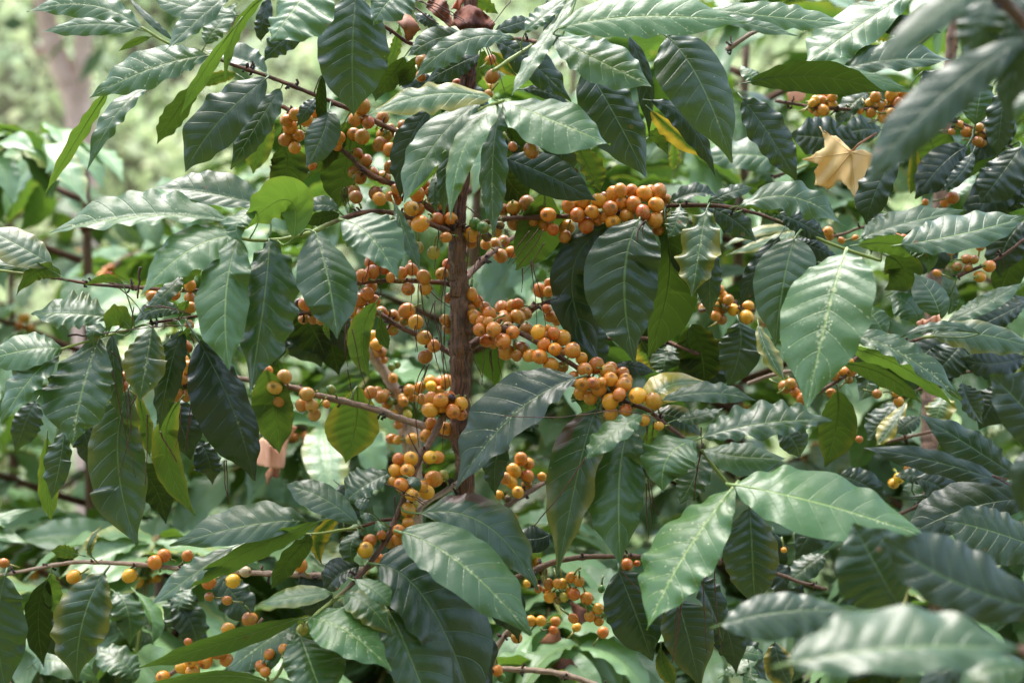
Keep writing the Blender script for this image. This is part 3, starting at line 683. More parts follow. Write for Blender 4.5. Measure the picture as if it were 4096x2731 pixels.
BERRIES = """
M B0 | 882,838,60,r 825,938,50 925,960,50,r 1040,925,48,n 815,1055,52,n 880,1073,56,n 1050,1068,60,n 1160,1050,50,n 1020,1130,50,n 1097,1175,55 1195,985,40,n 1100,1010,40,n 285,945,48 315,995,52 358,900,50 285,1095,55 380,1065,45 350,1160,45 440,940,50 505,880,45 700,1080,45 685,1150,35 490,1300,35,r 1620,658,36,r 1885,470,40 1900,600,52,n 1350,480,50,n 1420,430,45,n 1340,600,40,n 2205,1180,57,n 905,1262,50,n 1105,1310,52,n 840,1200,40,n 815,1350,48,n 860,1395,50,n 960,1360,50,n 1045,1392,55,n 1500,400,38,n 1870,740,35,n 2060,1150,35,n
M B1 | 815,325,50,n 830,370,50,n 985,340,52,n 1015,385,52,y 1105,365,42,r 1155,310,45,r 1150,390,40,r 1360,275,50,n 1310,345,58,r 1415,330,42,n 1450,375,62,n 1265,460,58,y 1320,470,45 1335,580,62 1290,570,52,n 1465,550,55,r 1520,465,55,n 1580,540,55,r 1560,360,50,n 1650,450,45,n 1480,260,45,n 1480,430,45,n 1600,340,40,n 1535,685,42 1315,765,45,v 1440,805,48,v 945,880,48,r 955,960,55,r 880,985,50,r 1045,915,58,r 1100,1000,35 1185,965,48,r 1265,935,48 1360,995,52,r 1240,1090,50 1375,1085,50 950,1070,45,n 1505,970,48 1550,895,40,r 1280,900,40,n 920,1125,50,r 860,1175,55,r 835,1160,45,k 805,1265,55 885,1285,50 840,1350,48 975,1180,48,r 1030,1270,45,n 430,1210,48,r 380,1195,35,k 470,1240,40,n 420,1325,40,n 500,1320,45,n 560,1330,40,n 1230,1260,57 1125,1305,52,n 1300,1350,55 1115,1405,48,n 1215,1340,40,n 1365,1470,57 1440,1535,50 1375,1620,52,n 1740,665,55 1700,690,40,n 1735,720,50,n 1850,740,42 1920,735,45,n 1990,715,45,n 1965,830,55,n 2050,800,45,r 1935,640,40,n 1765,580,45,g 1825,610,48,g 1855,680,40,k 1960,590,35,k 1530,1330,42,n 1555,1400,42,n 1560,1160,40,n 1735,1130,45 1775,1185,50,r 1720,1190,35,n 1850,670,35,n
M C1 | 20,465,48,n 105,455,53,n 208,418,60,n 320,435,55,n 378,508,58,b 120,570,62,n 250,555,55,n 350,585,48,n 418,625,45,r 525,612,60,n 510,680,45,n 540,440,55 650,408,57 608,510,57,r 722,485,53,b 775,400,55 675,592,57,r 765,550,42 820,375,40,n 895,355,63 945,320,50 1035,325,50,n 955,418,50,b 1050,425,60 865,458,57 1133,345,60 1180,330,50,n 1245,327,57 1300,390,45,n 1225,430,60,b 1120,492,57,r 1215,550,60 885,565,55,b 995,520,55 825,530,40 1275,520,45,n 1240,620,50,n 1250,580,50,n 310,1100,50 385,1050,38 380,1110,40 365,1245,35,r 395,1305,45,r 440,1340,35 375,1395,25 15,1240,55 -210,1290,45 -190,1315,50 -85,1285,53,r -90,1350,40 -160,1410,52,r -145,1345,45,r -50,1405,55 30,1340,60 30,1300,45 95,1225,48 140,1205,42,r 140,1305,55 200,1285,48 100,1430,52,b -105,1495,50,r -50,1510,42 15,1495,58 205,1400,45,n -30,1450,45,n 60,1390,45,n -120,1230,40,n -240,1240,40,n
M C2 | 30,130,55,r 45,210,57 165,190,60,n 300,55,55 345,155,50,r 235,240,50 310,248,58,b 370,90,45,n 420,65,48,r 485,100,60 430,190,50,b 568,198,60 400,310,57 490,330,45,n 640,262,45,b 215,40,45,n 130,240,40,n 490,210,35,n 665,350,55 755,318,58,r 575,400,40 585,440,40,n 645,457,57,b 635,530,55 730,455,50,r 775,495,60,b 710,570,53 848,365,60 870,330,45 868,425,55,b 960,380,50 985,430,50,b 970,470,58 935,545,50,r 865,600,60,y 1080,553,65,y 1205,595,60,y 870,700,57,y 985,668,47,r 1130,745,45,y 1245,790,35,y 800,445,35 800,540,40,n 900,490,40,n 830,650,40,k 1030,640,35,n
M B2 | 270,405,55,p 193,487,57,p 232,583,57,p 445,540,55,p 405,627,50,p 485,632,50,p 505,700,48,p 945,528,48 635,508,40,g 600,620,30,y 1560,565,48,r 1420,575,50 1410,668,58,y 1495,590,55,r 1490,635,55 1590,675,58,b 1655,615,52 1655,700,45,r 1345,580,40,y 1420,770,45,r 1530,810,52,b 1385,865,50 1165,1050,48 1262,1045,55 1140,1140,52 1235,1138,54,b 1412,1035,50,Y 1470,1035,48 1440,1205,63 1515,1180,42,v 1185,1250,55,b 1120,1225,40 1385,1310,58,y 1345,1265,48 1270,1330,50,y 1240,1450,60,y 1240,1550,45,y 1285,1400,35,v 1580,570,30,k
M B3 | 1165,370,45,b 1170,435,50,b 1240,450,45 1100,465,45,n 940,455,50,r 905,525,62,Y 1010,590,40 1070,605,32,k 395,645,52,r 1030,410,35,r 20,1060,40,r 85,1435,45,r 120,1480,40,r 150,1340,40,r 265,1300,40 410,1150,45,v 670,810,30
M A3 | 30,628,38 580,735,52,y 1015,725,53,y 1215,622,53,r 1287,568,50,r 1470,570,40,r 1640,780,50,r 1827,768,53,y 2345,640,40,r 1925,695,42,t
B A3 | 1955,1070,53 1790,1145,50,y 1475,1245,30 1410,1370,50 1500,1390,50,b 1610,1400,53,b 1430,1445,48 1510,1480,55 1715,1325,55 1775,1385,50 1278,1520,52,b 2100,1360,40 1640,890,35,n 1780,920,35,n
M A2 | 1430,275,48 1480,330,50 1450,170,50,n 1430,420,45 1380,455,40 1350,510,45,n 1380,545,50 1465,550,45 1470,465,40,k 960,480,45,r 970,400,35,r 2100,360,40,r
M A1 | 1490,1060,45 1490,1165,45,r 1490,1235,45 1195,1150,45 1370,1140,40 1485,1370,35 1455,1545,50,r
P B2 | 965,90,45,y 990,155,48 1030,215,40 1005,215,35 1050,275,28,r 1120,415,38 1195,580,40,y 1250,510,45 1030,560,50 1075,620,40 1120,700,40,y 1245,650,30,g 1105,600,30,g 1235,700,35,v 1410,440,45,y 1500,460,60 1540,440,50 1420,480,40,y 1480,520,40 1150,310,30,g 1110,330,28,g 1160,780,35 1000,520,40 1060,540,35,y 1330,490,40 1200,600,40,y 1280,570,35
P B2 | 1270,890,45 1110,890,40 1160,900,35 
M C2 | 165,1050,48 220,1085,48 110,1140,52,y 215,1185,52 90,1230,45,y 40,1200,45 140,1310,45,y 210,1250,40,n -5,1330,35,y 330,1190,35 60,1360,28,k
R D0 | 775,745,40 850,765,35 765,795,45 705,855,37 780,865,42 850,828,38 690,810,30 715,785,35 730,890,25 1187,760,42 1140,810,38 1220,835,37 1150,885,38 1065,870,28 1315,745,47 1410,745,42 1365,805,40 1295,805,33 1265,920,50 1310,890,40 1235,890,35 1845,980,35,r 1900,1035,42,r 1785,1035,25,r 1730,875,22 1810,815,25,r 2000,1000,35,n 2020,1050,40,n 1990,1110,38,n 2030,1130,35,n
R D1 | 815,640,40 830,680,30 920,710,25,r 1030,690,25 1350,700,45,r 1300,690,30 1410,690,30,r 2080,912,45,r 2005,992,45,r 1900,855,38,n 1830,915,35,n 1960,860,35,n 2010,750,38,n 1780,795,30 1915,925,30,n 1670,965,28 1790,375,45,r 1730,415,35 1580,410,25
R C1 | 1740,1150,45 1790,1175,40 1690,1220,30 1740,1240,45,n 1690,1300,38,y 1740,1330,38,n 1590,1240,35,n 1728,1095,30 1828,1253,46,Y 1932,1308,52,Y 1940,1225,45,y 1765,1235,30,k
R D2 | 955,370,48 990,290,30 1000,360,40 865,395,38 840,535,38 980,430,30,n 615,575,45,r 560,530,40 480,485,50,n 520,460,40,n 540,480,35,n 1370,600,38,Y 1340,540,25 1060,895,28,r 1330,1240,40,Y 1370,1200,40,Y 1745,1285,45 1838,1278,42 1725,1365,40 1785,1355,38 1930,1320,25 1435,1120,25,r 1200,540,35,n
M C3 | 560,740,42 620,770,40,y 450,790,38,y 490,790,38,y 580,870,45,r 550,850,38,y 392,890,47,y 500,895,35,v 680,905,47,y 770,985,42,y 705,1045,42 775,1080,38,y 808,1170,42 435,1085,38 575,1060,38 600,1130,35,y 240,1080,42,y 320,1080,40,y 420,1150,35,r 130,1210,45 455,920,30,k 795,830,28,g 995,640,45,r 1075,630,25,r 1595,735,32,r 210,790,30,y 380,790,40,n 300,830,30 -20,1470,40 10,1520,35,g 360,840,30,n
R D3 | 470,525,22 
"""
NEEDLES = """
between the brown trunk and the leaf on its left | B1 1265,640 1275,1000 1270,1250 ; B1 1325,1020 1315,1300 1300,1580 ; B1 1340,1060 1370,1300 1440,1470 ; B1 1415,1110 1480,1170 1560,1230 ; B1 1482,600 1470,780 1440,950 ; B1 1540,900 1500,1200 1490,1400 ; B1 1532,1000 1525,1300 1520,1560 ; B1 1450,1180 1455,1350 1482,1500 ; B1 890,1000 880,1060 858,1100 ; B1 940,860 930,960 900,1030 ; B1 1030,870 1028,1000 1020,1150 ; B1 1560,850 1530,950 1500,1080 ; B1 1440,1200 1400,1400 1460,1560
right of the trunk just below the upper orange clusters | B1 1780,680 1770,850 1720,1080 ; B1 1800,640 1800,780 1785,900 ; B1 1690,440 1770,500 1850,560 ; B1 1715,640 1700,900 1690,1020 ; B1 1790,1130 1810,1180 1830,1250
under the dark leaf left of the trunk | B1 720,310 735,400 762,490 ; B1 740,300 755,400 778,500 ; B1 758,290 770,400 792,485
fanning down over the grey-green underside right of the trunk | C1 350,730 280,850 190,975 ; C1 340,620 250,780 120,940 ; C1 240,870 270,1100 290,1370 ; C1 245,870 310,1150 346,1400 ; C1 175,920 172,1020 165,1120 ; C1 300,620 200,740 90,880 ; C1 235,640 120,800 60,900
over the yellow-green leaf left of the lower trunk | B2 755,0 750,200 770,330 ; B2 800,30 860,330 942,590 ; B2 768,350 790,460 820,585 ; B2 748,-120 760,80 745,260
in the thick bunch beside the lower trunk | B2 1300,0 1300,100 1312,210 ; B2 1370,310 1310,450 1282,620 ; B2 1405,300 1360,430 1350,560 ; B2 1390,320 1330,520 1318,720 ; B2 1290,600 1310,800 1330,960 ; B2 1495,0 1510,250 1542,520 ; B2 1475,0 1520,240 1562,480 ; B2 1522,20 1515,260 1532,500 ; B2 1562,620 1520,800 1500,970 ; B2 1430,60 1450,240 1500,420
under the thick orange cluster right of the trunk | B2 1880,185 1890,310 1905,440 ; B2 1890,190 1905,310 1915,430 ; B2 1945,200 1955,320 1968,425 ; B2 1835,185 1833,330 1830,475 ; B2 1730,210 1780,330 1820,440
across the bare twig in front of the low orange cluster | B2 1240,850 1300,980 1420,1130 ; B2 1260,900 1340,1050 1390,1150 ; B2 1060,1245 1200,1310 1370,1410 ; B2 1180,1330 1290,1340 1380,1400 ; B2 1140,1340 1140,1450 1150,1560
down the middle of the right lower leaves | C2 1165,740 1155,830 1140,925 ; C2 1150,740 1150,840 1135,930 ; C2 1205,750 1205,840 1215,920 ; C3 1165,0 1185,180 1192,360 ; C3 1150,0 1150,220 1162,440 ; C3 1180,0 1200,130 1238,250 ; C3 1160,-100 1170,20 1180,140
standing out on the small pointed leaf right of the trunk | C2 1575,800 1580,880 1592,990 ; C2 1592,930 1545,1150 1510,1370 ; C2 1585,940 1540,1160 1522,1375
in front of the dark leaves at the bottom right | C3 1390,920 1380,1060 1368,1210 ; C3 1432,880 1400,1150 1350,1405 ; C3 1425,900 1390,1160 1342,1410 ; C3 1595,720 1600,1000 1625,1320 ; C3 1680,540 1690,900 1735,1350 ; C3 950,690 1080,850 1215,1000
in the left twigs beside the bright leaves | A1 850,1040 960,1050 1090,1062 ; A1 900,1050 1020,1160 1112,1290 ; A1 860,1045 970,1060 1060,1100 ; A1 800,1438 1150,1400 1500,1312 ; A1 1130,1225 1300,1235 1500,1292 ; A1 1180,1390 1350,1375 1510,1385 ; A1 1240,1215 1370,1245 1490,1280 ; A1 1050,1230 1045,1300 1040,1390
trailing over the long striped leaf at the left | A2 870,200 960,330 1012,860 ; A2 880,350 990,860 1072,1200 ; A2 1000,490 1020,850 932,1200 ; A2 1160,700 1172,950 1165,1240 ; A2 1060,560 1020,650 985,750
on the dark gap left of the hanging black-green leaf | A2 1450,100 1480,250 1490,400 ; A2 1490,60 1520,130 1550,230 ; A2 1415,630 1420,800 1380,950 ; A2 1500,600 1480,800 1445,985 ; A2 1520,620 1490,800 1450,960 ; A2 1760,1060 1770,1250 1800,1390 ; A2 1775,1060 1785,1250 1802,1400
among the dead leaves at the top of the trunk | B0 1300,0 1500,80 1740,235 ; B0 1340,10 1460,90 1580,200 ; B0 1400,0 1600,100 1780,230 ; B0 1860,360 1930,520 2000,740 ; B0 2045,0 1980,90 1890,210 ; B0 1850,370 1900,560 1880,700
"""
STICKS = [('B2', [(1965, 715), (2400, 715), (2870, 660), (3190, 720)], 5, -11, 'long thin reddish needle lying level across the big dark leaf and the orange cluster'),
          ('C2', [(672, 1028), (480, 1310), (280, 1568)], 8, -9, 'reddish brown twig lying slantwise over the leaf with the brown patch'),
          ('A1', [(1105, 918), (1095, 1040), (1085, 1150)], 14, -9, 'short reddish twig standing upright on the left branch'),
          ('A1', [(532, 1462), (620, 1458), (780, 1475)], 12, -9, 'short grey-brown twig end beside the pale wavy leaf at the left'),
          ('B0', [(1285, 60), (1380, 120), (1478, 195)], 9, -2, 'thick brown stalk slanting among the dead leaves at the top'),
          ('C1', [(1145, 550), (1090, 610), (1052, 710)], 9, -8, 'small forked dry stalk lying on the broad glossy leaf under the berries'),
          ('A2', [(1250, 838), (1310, 920), (1395, 1065)], 9, -3, 'grey-brown twig hanging at the tip of a dark leaf on the left'),
          ('D2', [(2100, 1180), (2170, 1230), (2250, 1265)], 10, -17, 'brown forked stalk under the blue-grey leaves at the right edge')]
# ---------------------------------------------------------------- plants
def pts_of(t, s):
    return [src(t, *map(float, q.split(','))) for q in s.split()]
PL = {}
def plant(key, label, loc, group=None):
    PL[key] = dict(root=thing('coffee_shrub', label, 'coffee shrub', loc, group), br=[], leaves=[], cher=[], seg=[])
plant('M', 'coffee shrub in sharp focus with an upright brown trunk and crowded orange berries', at(2050, 2200, FOC) * [1, 1, 0])
plant('R', 'coffee shrub at the right behind the yellow fallen leaf, with a few orange berries', at(3800, 2200, 1.5) * [1, 1, 0])
plant('F', 'nearest coffee shrub at the right edge, blurred blue-green leaves without berries', (0.50, 0.92, 0))
plant('B', 'low coffee shrub at the bottom left corner with berries under a long leaf', at(300, 2500, 1.36) * [1, 1, 0])
plant('P', 'blurred coffee shrub just behind the trunk with a pale bare stem and yellow berries', at(1640, 2200, 1.52) * [1, 1, 0])

def bark_branch(key, pts3, rad3, green, pale, name='branch', spurs=True, parent=None, m=5, ns=9, origin=None, seed=0):
    r = np.random.RandomState(seed)
    P = smooth(pts3, m); n = len(P)
    L = np.concatenate([[0], np.cumsum(np.linalg.norm(np.diff(P, axis=0), axis=1))])
    rr = np.interp(np.linspace(0, 1, n), np.linspace(0, 1, len(rad3)), rad3)
    # resample evenly, with swollen nodes
    step = .004; N = max(6, int(L[-1] / step)); q = np.linspace(0, L[-1], N)
    P = np.stack([np.interp(q, L, P[:, k]) for k in range(3)], 1); rr = np.interp(q, L, rr)
    P = P + r.randn(N, 3) * rr[:, None] * .05
    nod = .042; ph = r.uniform(0, nod); dist = np.abs((q + ph + nod / 2) % nod - nod / 2)
    rr = rr * (1 + .28 * np.exp(-(dist / .0035) ** 2)) * (1 + .04 * r.randn(N))
    g = np.clip((q / L[-1] - green) / .12, 0, 1) if green < 1 else np.zeros(N)
    par = np.zeros((N, 4)); par[:, 0] = g; par[:, 1] = pale; par[:, 3] = 1
    mb = MB(); tube(mb, P, rr, par, ns=ns, bump=.045 * (1 - .6 * (green < .4)), seed=seed)
    if spurs:   # dry black stubs where berries and leaves have dropped
        for s in np.arange(nod - ph, L[-1] * min(1, green + .02), nod):
            i = int(np.argmin(abs(q - s)))
            for _ in range(r.randint(2, 7)):
                d = nrm(r.randn(3)); t = nrm(P[min(i + 1, N - 1)] - P[max(i - 1, 0)]); d = nrm(d - t * d.dot(t) * .8)
                a = P[i] + d * rr[i] * .8 + t * r.uniform(-.004, .004); l = r.uniform(.002, .0065)
                tube(mb, [a, a + d * l * .5 + r.randn(3) * .0006, a + d * l + r.randn(3) * .0012], [.0011, .0009, .0014 * r.uniform(.5, 1.2)], (0, 0, r.uniform(.55, 1), 1), ns=5, bump=.25, seed=r.randint(9999))
    o = link(name, mb.mesh(name, BARK, P[0] if origin is None else origin), parent or PL[key]['root'], P[0] if origin is None else origin)
    return o, P, rr
for k, line in enumerate(BRANCHES.strip().split('\n')):
    h, b = line.split('|'); h = h.split(); t, s = b.split(None, 1)
    key = h[0]; r0, r1, gr, pale, d0, d1 = map(float, h[1:])
    pp = pts_of(t, s); n = len(pp); ds = np.linspace(FOC + d0 / 100, FOC + d1 / 100, n)
    P3 = [at(x, y, d) for (x, y), d in zip(pp, ds)]
    o, P, rr = bark_branch(key, P3, [r / 1.96 * K * d for r, d in zip(np.linspace(r0, r1, n), ds)], gr, pale, seed=k)
    PL[key]['br'].append((o, P, rr))
# the trunk of the main shrub, one mesh from above the picture down to the soil
tp, tr, tpal = [], [], []
for line in STEMS.strip().split('\n'):
    h, b = line.split('|'); h = h.split(); t, s = b.split(None, 1); pp = pts_of(t, s)
    rs = np.interp(np.linspace(0, 1, len(pp)), np.linspace(0, 1, 4), list(map(float, h[1:5])))
    tp += [at(x, y, FOC) for x, y in pp]; tr += [r / 1.96 * K * FOC for r in rs]; tpal += [float(h[5])] * len(pp)
tp += [tp[-1] + np.array([.003, .01, -.25]), tp[-1] * [1, 1, 0] + [.01, .02, 0]]; tr += [.018, .026]; tpal += [.2, .2]
TP = smooth(tp, 10); TRr = np.interp(np.linspace(0, 1, len(TP)), np.linspace(0, 1, len(tr)), tr); TPa = np.interp(np.linspace(0, 1, len(TP)), np.linspace(0, 1, len(tr)), tpal)
r = np.random.RandomState(4); TP += r.randn(*TP.shape) * .0006
mb = MB(); par = np.zeros((len(TP), 4)); par[:, 1] = TPa; par[:, 3] = 1
tube(mb, TP, TRr * 1.06, par, ns=20, bump=.035, seed=3)
for k in range(46):     # lifting strips of bark and branch scars
    i = r.randint(4, len(TP) - 30); a = r.uniform(0, 6.28); e = np.array([math.cos(a), math.sin(a), 0]); l = r.randint(3, 9)
    seg = TP[i:i + l] + e * (TRr[i:i + l] * 1.07)[:, None] + r.randn(l, 3) * .0005; seg[-1] += e * .002
    tube(mb, seg, np.linspace(.0016, .0005, l), (0, r.uniform(.1, .9), r.uniform(0, .3), 1), ns=5, bump=.3, seed=k)
link('trunk', mb.mesh('trunk', BARK, tp[-1]), PL['M']['root'], tp[-1])
for key, a in (('R', at(3750, 1500, 1.62)), ('F', np.array([.52, .80, 1.3])), ('B', at(-250, 2300, 1.36)), ('P', at(1500, 700, 1.50))):
    root = WPOS[PL[key]['root'].name]
    if key == 'P':
        pp = pts_of('B2', '750,-60 900,130 960,230 1060,380 1130,500 1190,680 1225,850 1255,1000 1290,1300'); P3 = [at(x, y, 1.44) for x, y in pp] + [root + [0, 0, .4], root]
        o, P, rr = bark_branch(key, P3[::-1], [.012, .0075, .0062, .0058, .005], 1, 1, name='trunk', seed=77); PL[key]['br'].append((o, P, rr))
    else:
        o, P, rr = bark_branch(key, [root, root * [1, 1, 0] + [.02, .01, .5], (root + a) / 2 * [1, 1, 0] + [0, 0, .9], a + [0, .03, 0], a + [0.03, .05, .5]], [.017, .014, .011, .009, .006], 1, .3, name='trunk', seed=88)
        PL[key]['br'].append((o, P, rr))
for k, (a, b, c) in enumerate([((4700, 2500), (4250, 2620), (4080, 2600)), ((4600, 600), (4150, 150), (3900, -120)), ((4500, 1900), (4200, 2250), (4110, 2080)), ((4500, 1500), (4250, 1560), (4120, 1600))]):
    o, P, rr = bark_branch('F', [at(*a, .8 + .2 * (k > 1)), at(*b, .8 + .2 * (k > 1)), at(*c, .78 + .24 * (k > 1))], [.005, .003], 1, .2, seed=200 + k); PL['F']['br'].append((o, P, rr))

def nearest(key, p, zw=1.0):
    best = None
    for bi, (o, P, rr) in enumerate(PL[key]['br']):
        dv = P - p; sc = np.abs(dv @ R_) ** 2 + (dv @ U_) ** 2 + zw * (dv @ F_) ** 2
        i = int(sc.argmin())
        if best is None or sc[i] < best[0]: best = (sc[i], bi, i)
    return math.sqrt(best[0]), best[1], best[2]

# ---------------------------------------------------------------- leaves traced from the place, plus very dark fill leaves painting shade into gaps
def tobr(o): return o
for k, line in enumerate(LEAVES.strip().split('\n')):
    w = line.split(); key, t = w[0], w[1]; f = list(map(float, w[2:14])); opt = w[14:]
    under = 'u' in opt; brown = 0; wave = 1.0
    for q in opt:
        if q[0] == 'b': brown = float(q[1:]) / 9
        if q[0] == 'w': wave = float(q[1:])
    (x0, y0), (x1, y1), (x2, y2) = src(t, f[0], f[1]), src(t, f[2], f[3]), src(t, f[4], f[5])
    a, b, tone, yel, dust, d = f[6:12]; D = FOC + d / 100
    dy = (y2 - y0) * K * D; L2 = math.hypot(x2 - x0, y2 - y0) * K * D
    kk = np.interp(tone, [0, 3, 5, 9], [-.05, .18, .50, .80]) if not under else -.45
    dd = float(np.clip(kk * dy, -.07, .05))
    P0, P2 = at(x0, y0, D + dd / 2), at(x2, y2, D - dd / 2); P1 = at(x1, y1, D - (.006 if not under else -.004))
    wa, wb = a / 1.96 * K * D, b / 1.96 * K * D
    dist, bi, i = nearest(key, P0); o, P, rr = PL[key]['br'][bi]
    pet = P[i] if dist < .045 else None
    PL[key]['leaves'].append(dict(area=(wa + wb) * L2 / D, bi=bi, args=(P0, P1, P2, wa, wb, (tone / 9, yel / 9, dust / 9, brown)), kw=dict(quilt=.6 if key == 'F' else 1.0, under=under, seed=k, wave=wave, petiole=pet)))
for key, pl in PL.items():
    ls = sorted(pl['leaves'], key=lambda q: -q['area']); rest = MB(); nrest = 0
    for n, l in enumerate(ls):
        if n < 100:
            mb = MB(); leaf_geo(mb, *l['args'], **l['kw']); o = pl['br'][l['bi']][0]
            link('leaf', mb.mesh('leaf', LEAF, l['args'][0]), o, l['args'][0])
        else: leaf_geo(rest, *l['args'], **l['kw']); nrest += 1
    if nrest:
        o = link('leaf', rest.mesh('leaf_rest', LEAF, WPOS[pl['root'].name]), pl['root'], WPOS[pl['root'].name]); o['kind'] = 'stuff'

# ---------------------------------------------------------------- berries
BC = {'o': (.53, .190, .022), 'r': (.49, .135, .018), 'n': (.33, .115, .018), 'y': (.60, .27, .022), 'Y': (.68, .36, .02), 'p': (.58, .28, .06), 'v': (.34, .30, .04), 'g': (.06, .16, .03), 'k': (.035, .015, .012), 'b': (.62, .21, .022), 't': (.34, .25, .16)}  # n is the orange skin with shade painted in, for berries set behind
def berry_geo(mb, c, R, axis, col, seed, stalk=.006, nu=13, nv=16):
    r = np.random.RandomState(seed); axis = nrm(axis); e1 = nrm(np.cross(axis, [.3, .5, .8])); e2 = np.cross(axis, e1)
    th = np.linspace(0, np.pi, nu) ; th = np.concatenate([[0, .1, .2, .28], th[2:]]); ph = np.linspace(0, 2 * np.pi, nv, endpoint=False)
    TH, PH = np.meshgrid(th, ph, indexing='ij'); el = r.uniform(1.0, 1.16); sq = r.uniform(.92, 1.0)
    rad = np.sin(TH) * (1 + .03 * np.cos(2 * PH + r.uniform(0, 6))) ; z = np.cos(TH) * el
    z = z - .05 * np.exp(-(TH / .2) ** 2) + .0
    if col == 'k': z *= .8; rad = rad * (1 + .12 * np.sin(5 * PH + 3 * TH))
    V = c + R * (rad[..., None] * (np.cos(PH)[..., None] * e1 + sq * np.sin(PH)[..., None] * e2) + z[..., None] * axis)
    st = np.zeros(V.shape); st[..., 0] = TH; st[..., 1] = PH
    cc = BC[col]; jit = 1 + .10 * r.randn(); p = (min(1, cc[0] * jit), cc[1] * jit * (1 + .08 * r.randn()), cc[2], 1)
    mb.add(V.reshape(-1, 3), grid_faces(len(th), nv, False, True)[:, ::-1] if False else grid_faces(len(th), nv, False, True), st.reshape(-1, 3), p)
    b = c - axis * R * el * .97
    tube(mb, [b, b - axis * stalk * .5 + r.randn(3) * .0005, b - axis * stalk + r.randn(3) * .0008], [.0011, .0008, .0011], (.10, .15, .03, 1), ns=6, st=(1.5, 0, 0))
for line in BERRIES.strip().split('\n'):
    h, b = line.split('|'); key, t = h.split()
    for q in b.split():
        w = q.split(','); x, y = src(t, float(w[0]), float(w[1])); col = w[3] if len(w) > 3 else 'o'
        rp = float(w[2]) / 1.96
        # nearest branch on the picture, then a berry sits round it
        c0 = at(x, y, FOC); dist, bi, i = nearest(key, c0, .02); o, P, rr = PL[key]['br'][bi]
        bd = (P[i] - CAM) @ F_; R = rp * K * bd
        c = at(x, y, bd); rho = np.linalg.norm(c - P[i]); need = R + rr[i] + .003
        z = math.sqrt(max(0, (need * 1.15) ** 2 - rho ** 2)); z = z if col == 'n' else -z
        PL[key]['cher'].append(dict(x=x, y=y, d=bd + z, rp=rp, col=col, bi=bi, i=i))
for key, pl in PL.items():
    ch = pl['cher']; n = len(ch)
    if not n: continue
    xy = np.array([[c['x'], c['y']] for c in ch]); rp = np.array([c['rp'] for c in ch]); d = np.array([c['d'] for c in ch])
    fr = np.array([1.0 if c['col'] == 'n' else 0.0 for c in ch]) + rng.rand(n) * .1
    for it in range(40):
        for a in range(n):
            for b in range(a + 1, n):
                s2 = ((xy[a] - xy[b]) ** 2).sum(); m = rp[a] + rp[b]
                if s2 < m * m * .98:
                    D = FOC * K; nd = math.sqrt(m * m * .98 - s2) * D; cur = d[a] - d[b]
                    if abs(cur) < nd:
                        sg = np.sign(cur) if abs(cur) > .002 else (1 if fr[a] > fr[b] else -1)
                        mv = (nd - abs(cur)) * .3; d[a] += sg * mv; d[b] -= sg * mv
    order = np.argsort(-rp); rest = MB(); nrest = 0
    for rank, k in enumerate(order):
        c = ch[k]; R = rp[k] * K * d[k]; p = at(c['x'], c['y'], d[k]); o, P, rr = pl['br'][c['bi']]
        i = c['i']; out = nrm(p - P[i]); tocam = nrm(CAM - p)
        rr_ = np.random.RandomState(int(k) * 7 + 5)
        axis = out + .45 * rr_.randn(3) + (1.1 * tocam if c['col'] in 'bY' else .05 * tocam)
        if c['col'] not in 'bY' and nrm(axis).dot(tocam) > .8: axis = axis + .8 * rr_.randn(3)
        sl = float(np.clip(np.linalg.norm(p - P[i]) - R - rr[i], .003, .010))
        if rank < 100:
            mb = MB(); berry_geo(mb, p, R * 1.09, axis, c['col'], int(k), sl); link('berry', mb.mesh('berry', BERRY, p), o, p)
        else: berry_geo(rest, p, R * 1.09, axis, c['col'], int(k), sl); nrest += 1
    if nrest:
        o = link('berry', rest.mesh('berry_rest', BERRY, WPOS[pl['root'].name]), pl['root'], WPOS[pl['root'].name]); o['kind'] = 'stuff'

# ---------------------------------------------------------------- dry pine needles and twigs
NEED = plain('dry needle', (.10, .034, .014), (.045, .018, .010), 300, .6, .2)
def depth_at(x, y, default=-4): return FOC + default / 100
for line in NEEDLES.strip().split('\n'):
    lab, b = line.split('|')
    front = -2.5
    if 'over the yellow' in lab or 'leaf left of the lower' in lab: front = -6
    if 'dark leaves at the bottom right' in lab: front = -9
    if 'fanning' in lab: front = -4
    if 'left twigs' in lab: front = -10
    if 'striped' in lab: front = -7
    if 'pointed leaf' in lab: front = -8
    if 'low orange cluster' in lab: front = -8
    if 'dead leaves' in lab: front = -6
    if 'under the thick' in lab: front = -3
    for item in b.split(';'):
        t, s = item.split(None, 1); pp = pts_of(t, s); n = len(pp)
        P3 = smooth([at(x, y, FOC + (front + .5 * i + rng.uniform(-.5, .5)) / 100) for i, (x, y) in enumerate(pp)], 6)
        P3 += np.cumsum(rng.randn(*P3.shape) * .00022, axis=0)
        mb = MB(); r0 = (4.4 if 'pointed' not in lab else 6) / 1.96 * K * FOC
        tube(mb, P3, np.linspace(r0 * 1.15, r0 * .55, len(P3)), (0, 0, 0, 1), ns=5)
        o = link('pine_needle', mb.mesh('pine_needle', NEED, P3[0]), None, P3[0])
        o['label'] = 'thin dry brown pine needle ' + lab.strip(); o['category'] = 'pine needle'; o['group'] = 'pine needles ' + lab.strip()
        if len(o['label'].split()) > 16: o['label'] = 'dry pine needle ' + lab.strip()
